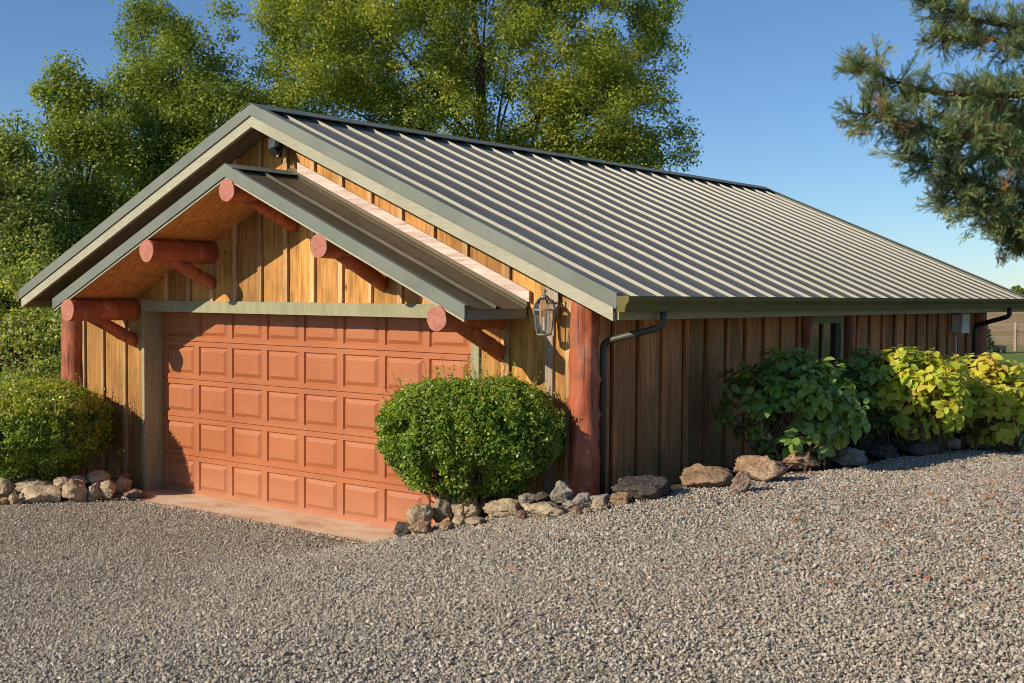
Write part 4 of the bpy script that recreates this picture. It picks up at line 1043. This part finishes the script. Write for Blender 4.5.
# hydrangeas with big leaves
HL = np.array([(0, 0, 0), (.15, .30, .045), (.20, 0, -.02), (.15, -.30, .045), (.48, .38, .03), (.50, 0, -.055), (.48, -.38, .03), (.80, .25, -.06), (.82, 0, -.09), (.80, -.25, -.06), (1.02, 0, -.18)])
HF = [(0, 2, 1), (0, 3, 2), (1, 2, 5, 4), (2, 3, 6, 5), (4, 5, 8, 7), (5, 6, 9, 8), (7, 8, 10), (8, 9, 10)]
def hydrangea(label, c, rx, ry, rz, seed, mat, n=900, size=.128, tonebias=0):
    r = np.random.default_rng(seed); c = np.array(c, float); g0 = gz(c[0], c[1]); base = np.array([c[0], c[1], g0-.03])
    B = empty('hydrangea', tuple(base)); tag(B, label, 'hydrangea', 'hydrangeas along the side wall')
    Vs = []; Fs = []; rn = []; k0 = 0
    mt = MB(); heads = []
    for k in range(int(n/10)):
        d = unit(1, r)[0]; d[2] = abs(d[2])**.7 if r.uniform() > .25 else -abs(d[2])*.7
        lum = 1+.20*mnoise.noise(Vector(d)*2.3+Vector((seed, 0, 0)))
        e = np.array([d[0]*rx, d[1]*ry, d[2]*rz])*lum*(r.uniform(.82, 1.05) if r.uniform() > .3 else r.uniform(.45, .82))+c
        e[2] = max(e[2], g0+.10); heads.append((e, d))
        s = base+np.array([r.normal(0, rx*.28), r.normal(0, ry*.28), 0]); md_ = s*.5+e*.5+np.array([0, 0, .06])+r.normal(0, .05, 3)
        mt.tube([tuple(s), tuple(md_), tuple(e)], [.009, .007, .004], 5, caps=False)
    yaw_u = np.array([0, 0, 1.])
    for e, d in heads:
        m_ = int(r.integers(8, 14)); a0 = r.uniform(0, 6.28)
        ax_ = d*.62+np.array([0, -.10, .68])+r.normal(0, .15, 3); ax_ /= np.linalg.norm(ax_)
        p = np.cross(ax_, [1, .1, 0]); p /= np.linalg.norm(p); q_ = np.cross(ax_, p)
        tone0 = r.uniform(0, 1)
        for j in range(m_):
            a = a0+j*2.4; lev = j/m_
            out = p*math.cos(a)+q_*math.sin(a); droop = r.uniform(-.55, .35)*(1-lev*.2)+lev*.5-.25
            dr = out+ax_*droop; dr /= np.linalg.norm(dr); nn = ax_-dr*(ax_@dr)+r.normal(0, .30, 3); nn -= dr*(nn@dr); nn /= np.linalg.norm(nn); bb = np.cross(nn, dr)*r.uniform(.8, 1.1)
            s = size*r.uniform(.6, 1.15)*(1.05-lev*.35); o = e+dr*.02-ax_*(.16*(1-lev))*r.uniform(.3, 1)
            cur = r.uniform(.6, 2.2)
            X = HL[:, 0:1]*dr*s+HL[:, 1:2]*bb*s*1.0+HL[:, 2:3]*cur*nn*s+o
            Vs.append(X); Fs += [tuple(i+k0 for i in f) for f in HF]; k0 += len(HL)
            t = float(np.clip(.55*tone0+.45*r.uniform()+tonebias, 0, 1)); rn += [t]*len(HF)
    link('foliage', np.concatenate(Vs), Fs, mat, B, origin=tuple(base), smooth=True, rnd=rn)
    mt.build('stems', M_twig, B, origin=tuple(base))
def hyc(u, v, d): return at(u, v, d)
hydrangea('large green hydrangea in the shade left of the window', at(788, 408, 11.45), .68, .45, .54, 3, M_hyd, 1500)
hydrangea('smaller green hydrangea in shade between the large green one and the yellow one', at(862, 398, 12.7), .40, .40, .50, 5, M_hyd, 1100, tonebias=-.1)
hydrangea('sunlit yellow hydrangea right of the green ones', at(912, 397, 12.5), .56, .46, .52, 7, M_hydy, 1900, tonebias=-.08)
hydrangea('yellow and rusty hydrangea at the right edge of the picture', at(984, 404, 13.1), .64, .5, .52, 9, M_hydy, 2000, tonebias=.0)

# ------------------------------------------------------------------ grass behind the left stones and fallen leaves
r = np.random.default_rng(77); n = 26000
gx = r.uniform(-8, -2.0, n); gy = r.uniform(-3.2, 3, n); k_ = ~inside(gx, gy) & ~((gx > -1.7) & (gy > -.2)); gx = gx[k_]; gy = gy[k_]; n = len(gx)
gzv = ground_z(gx, gy); ln = r.uniform(.04, .10, n); a = r.uniform(0, 6.28, n); wd = .003
dx = np.cos(a)*wd; dy = np.sin(a)*wd; tx = r.normal(0, .02, n); ty = r.normal(0, .02, n)
V = np.stack([np.stack([gx-dx, gy-dy, gzv-.01], -1), np.stack([gx+dx, gy+dy, gzv-.01], -1), np.stack([gx+tx+dx*.2, gy+ty+dy*.2, gzv+ln], -1), np.stack([gx+tx-dx*.2, gy+ty-dy*.2, gzv+ln], -1)], 1).reshape(-1, 3)
tag(link('grass', V, np.arange(n*4).reshape(-1, 4), M_grass, rnd=r.uniform(0, 1, n)), 'short green grass behind the left stone pile', 'grass', kind='stuff')
n = 6000; u_ = r.beta(3.2, 1.1, n)*800+300; v_ = 445+r.beta(1.0, 3.4, n)*235
P = []
for a, b in zip(u_[:3000], v_[:3000]):
    if b < 505 and a < 620: continue
    p, t = hit(a, b)
    if t < 30 and inside(np.array([p[0]]), np.array([p[1]]))[0]: P.append(p)
P = np.array(P); P[:, 2] = ground_z(P[:, 0], P[:, 1])+.024; n = len(P)
N = unit(n, r)*.35+np.array([0, 0, 1]); N /= np.linalg.norm(N, axis=1, keepdims=True); szv = r.choice([.015, .024, .040], n, p=[.60, .33, .07])
V, F = leaves(P, N, szv*1.3, szv*.9, r, .15)
tag(link('leaf_litter', V, F, M_litter, rnd=r.uniform(0, 1, n)), 'rusty fallen leaf bits scattered over the gravel', 'leaf litter', kind='stuff')

# ------------------------------------------------------------------ far field: fence, sapling, cart, horizon trees
def onground(u, v):
    r_ = ray(u, v); ts = np.linspace(20, 400, 8000); Pp = CAM[None]+r_[None]*ts[:, None]; dz = Pp[:, 2]-ground_z(Pp[:, 0], Pp[:, 1]); i = int(np.argmax(dz < 0)); return Pp[i], ts[i]
p0, t0 = onground(1015, 351)
FN = empty('field_fence', tuple(p0)); tag(FN, 'wooden post and wire fence standing on the lawn at the right edge', 'fence')
k = t0/FPX; dirf = rt*.97+np.array([fw[0], fw[1], 0])*.12; hgt = 29*k
m = MB()
def fpost(i): return p0+dirf*i*2.6
for i in range(0, 5):
    p = fpost(i); m = MB(); zz = gz(p[0], p[1]); m.box(p[0]-.06, p[0]+.06, p[1]-.06, p[1]+.06, zz-.1, zz+hgt); m.build('post', M_post, FN, origin=tuple(p))
m = MB()
a_, b_ = fpost(0), fpost(4); za, zb2 = gz(a_[0], a_[1]), gz(b_[0], b_[1])
m.tube([(a_[0], a_[1], za+hgt*.68), (b_[0], b_[1], zb2+hgt*.68)], .05, 6); m.build('rail', M_post, FN, origin=tuple(p0))
m = MB()
for j in range(7): m.tube([(a_[0], a_[1], za+.05+j*.16*hgt), (b_[0], b_[1], zb2+.05+j*.16*hgt)], .006, 4)
for j in range(60):
    p = a_+(b_-a_)*j/60; zz = za+(zb2-za)*j/60; m.tube([(p[0], p[1], zz), (p[0], p[1], zz+hgt*.98)], .004, 4)
m.build('wire_mesh', M_wire, FN, origin=tuple(p0))
# sapling
ps, ts_ = onground(984, 353); k = ts_/FPX; rr_ = np.random.default_rng(3)
S_ = empty('sapling', tuple(ps)); tag(S_, 'small conical young tree on the lawn beyond the garage corner', 'tree')
hs = 30*k; C = []
for i in range(900):
    f = rr_.uniform(.05, 1); a = rr_.uniform(0, 6.28); q_ = (1-f)*.42*hs*(rr_.uniform()**.5)+.04; C.append([ps[0]+math.cos(a)*q_, ps[1]+math.sin(a)*q_, ps[2]+f*hs])
C = np.array(C); C = np.repeat(C, 3, 0)+rr_.normal(0, .05, (2700, 3)); V, F = leaves(C, unit(len(C), rr_), .12, .06, rr_)
link('crown', V, F, M_sap, S_, origin=tuple(ps), rnd=rr_.uniform(0, 1, len(C)))
MB().tube([tuple(ps-np.array([0, 0, .1])), tuple(ps+np.array([0, 0, hs*.8]))], [.05, .015], 8).build('trunk', M_bark, S_, origin=tuple(ps))
# garden cart
pc, tc_ = onground(996, 353); k = tc_/FPX
CT = empty('garden_cart', tuple(pc)); tag(CT, 'dark low garden cart parked on the lawn beside the young tree', 'cart')
wd_, hh = 17*k, 4.2*k; z0 = pc[2]+3.2*k; e1 = rt; e2 = np.array([fw[0], fw[1], 0]); 
def bx(m, a0, a1, b0, b1, z_0, z_1, fl=0):
    pts = []
    for z, g_ in ((z_0, 0), (z_1, fl)):
        for s, t in ((a0-g_, b0-g_), (a1+g_, b0-g_), (a1+g_, b1+g_), (a0-g_, b1+g_)): q_ = pc+e1*s+e2*t; pts.append((q_[0], q_[1], z))
    m.hexa(pts)
m = MB(); bx(m, -wd_*.42, wd_*.42, -.35, .35, z0, z0+.04); bx(m, -wd_*.42, -wd_*.40, -.35, .35, z0+.041, z0+hh, .03); bx(m, wd_*.40, wd_*.42, -.35, .35, z0+.041, z0+hh, .03); bx(m, -wd_*.40, wd_*.40, -.35, -.33, z0+.041, z0+hh); bx(m, -wd_*.40, wd_*.40, .33, .35, z0+.041, z0+hh)
m.build('cart_bed', M_cart, CT, origin=tuple(pc))
for s in (-.27, .27):
    for t in (-.38, .38):
        c = pc+e1*s*wd_+e2*t; m = MB(); m.tube([tuple(c-e2*.05+np.array([0, 0, 1.9*k])), tuple(c+e2*.05+np.array([0, 0, 1.9*k]))], 1.9*k, 16); m.build('wheel', M_black, CT, origin=tuple(pc))
m = MB(); m.tube([tuple(pc+e1*wd_*.42+np.array([0, 0, 4*k])), tuple(pc+e1*wd_*.62+np.array([0, 0, 7*k]))], .02, 6); m.build('handle', M_cart, CT, origin=tuple(pc))

def far_tree(u, v, ru, rv, d, seed, label):
    r = np.random.default_rng(seed); kk = d/FPX; c = at(u, v, d); base = np.array([c[0], c[1], gz(c[0], c[1])-.2])
    T_ = empty('distant_tree', tuple(base)); tag(T_, label, 'tree', 'trees on the horizon')
    n = 2600; dd = unit(n, r); P = c+dd*(r.uniform(0, 1, (n, 1))**.4)*np.array([ru*kk, ru*kk, rv*kk])*(1+.3*np.array([[mnoise.noise(Vector(q)*2+Vector((seed, 0, 0)))] for q in dd]))
    V, F = leaves(P, unit(n, r), .5, .35, r); link('crown', V, F, M_oak2, T_, origin=tuple(base), rnd=r.uniform(0, .6, n))
    MB().tube([tuple(base), tuple(c)], [.3, .12], 8).build('trunk', M_bark, T_, origin=tuple(base))
far_tree(1017, 292, 6, 6, 210, 1, 'distant dark tree on the horizon just above the gutter end')
far_tree(1030, 293, 8, 5, 215, 2, 'distant low tree cut by the right edge of the picture')
far_tree(1005, 296, 5, 4, 220, 3, 'smallest distant tree left of the gutter end')

for o in bpy.data.objects:
    if '_w' in o: del o['_w']
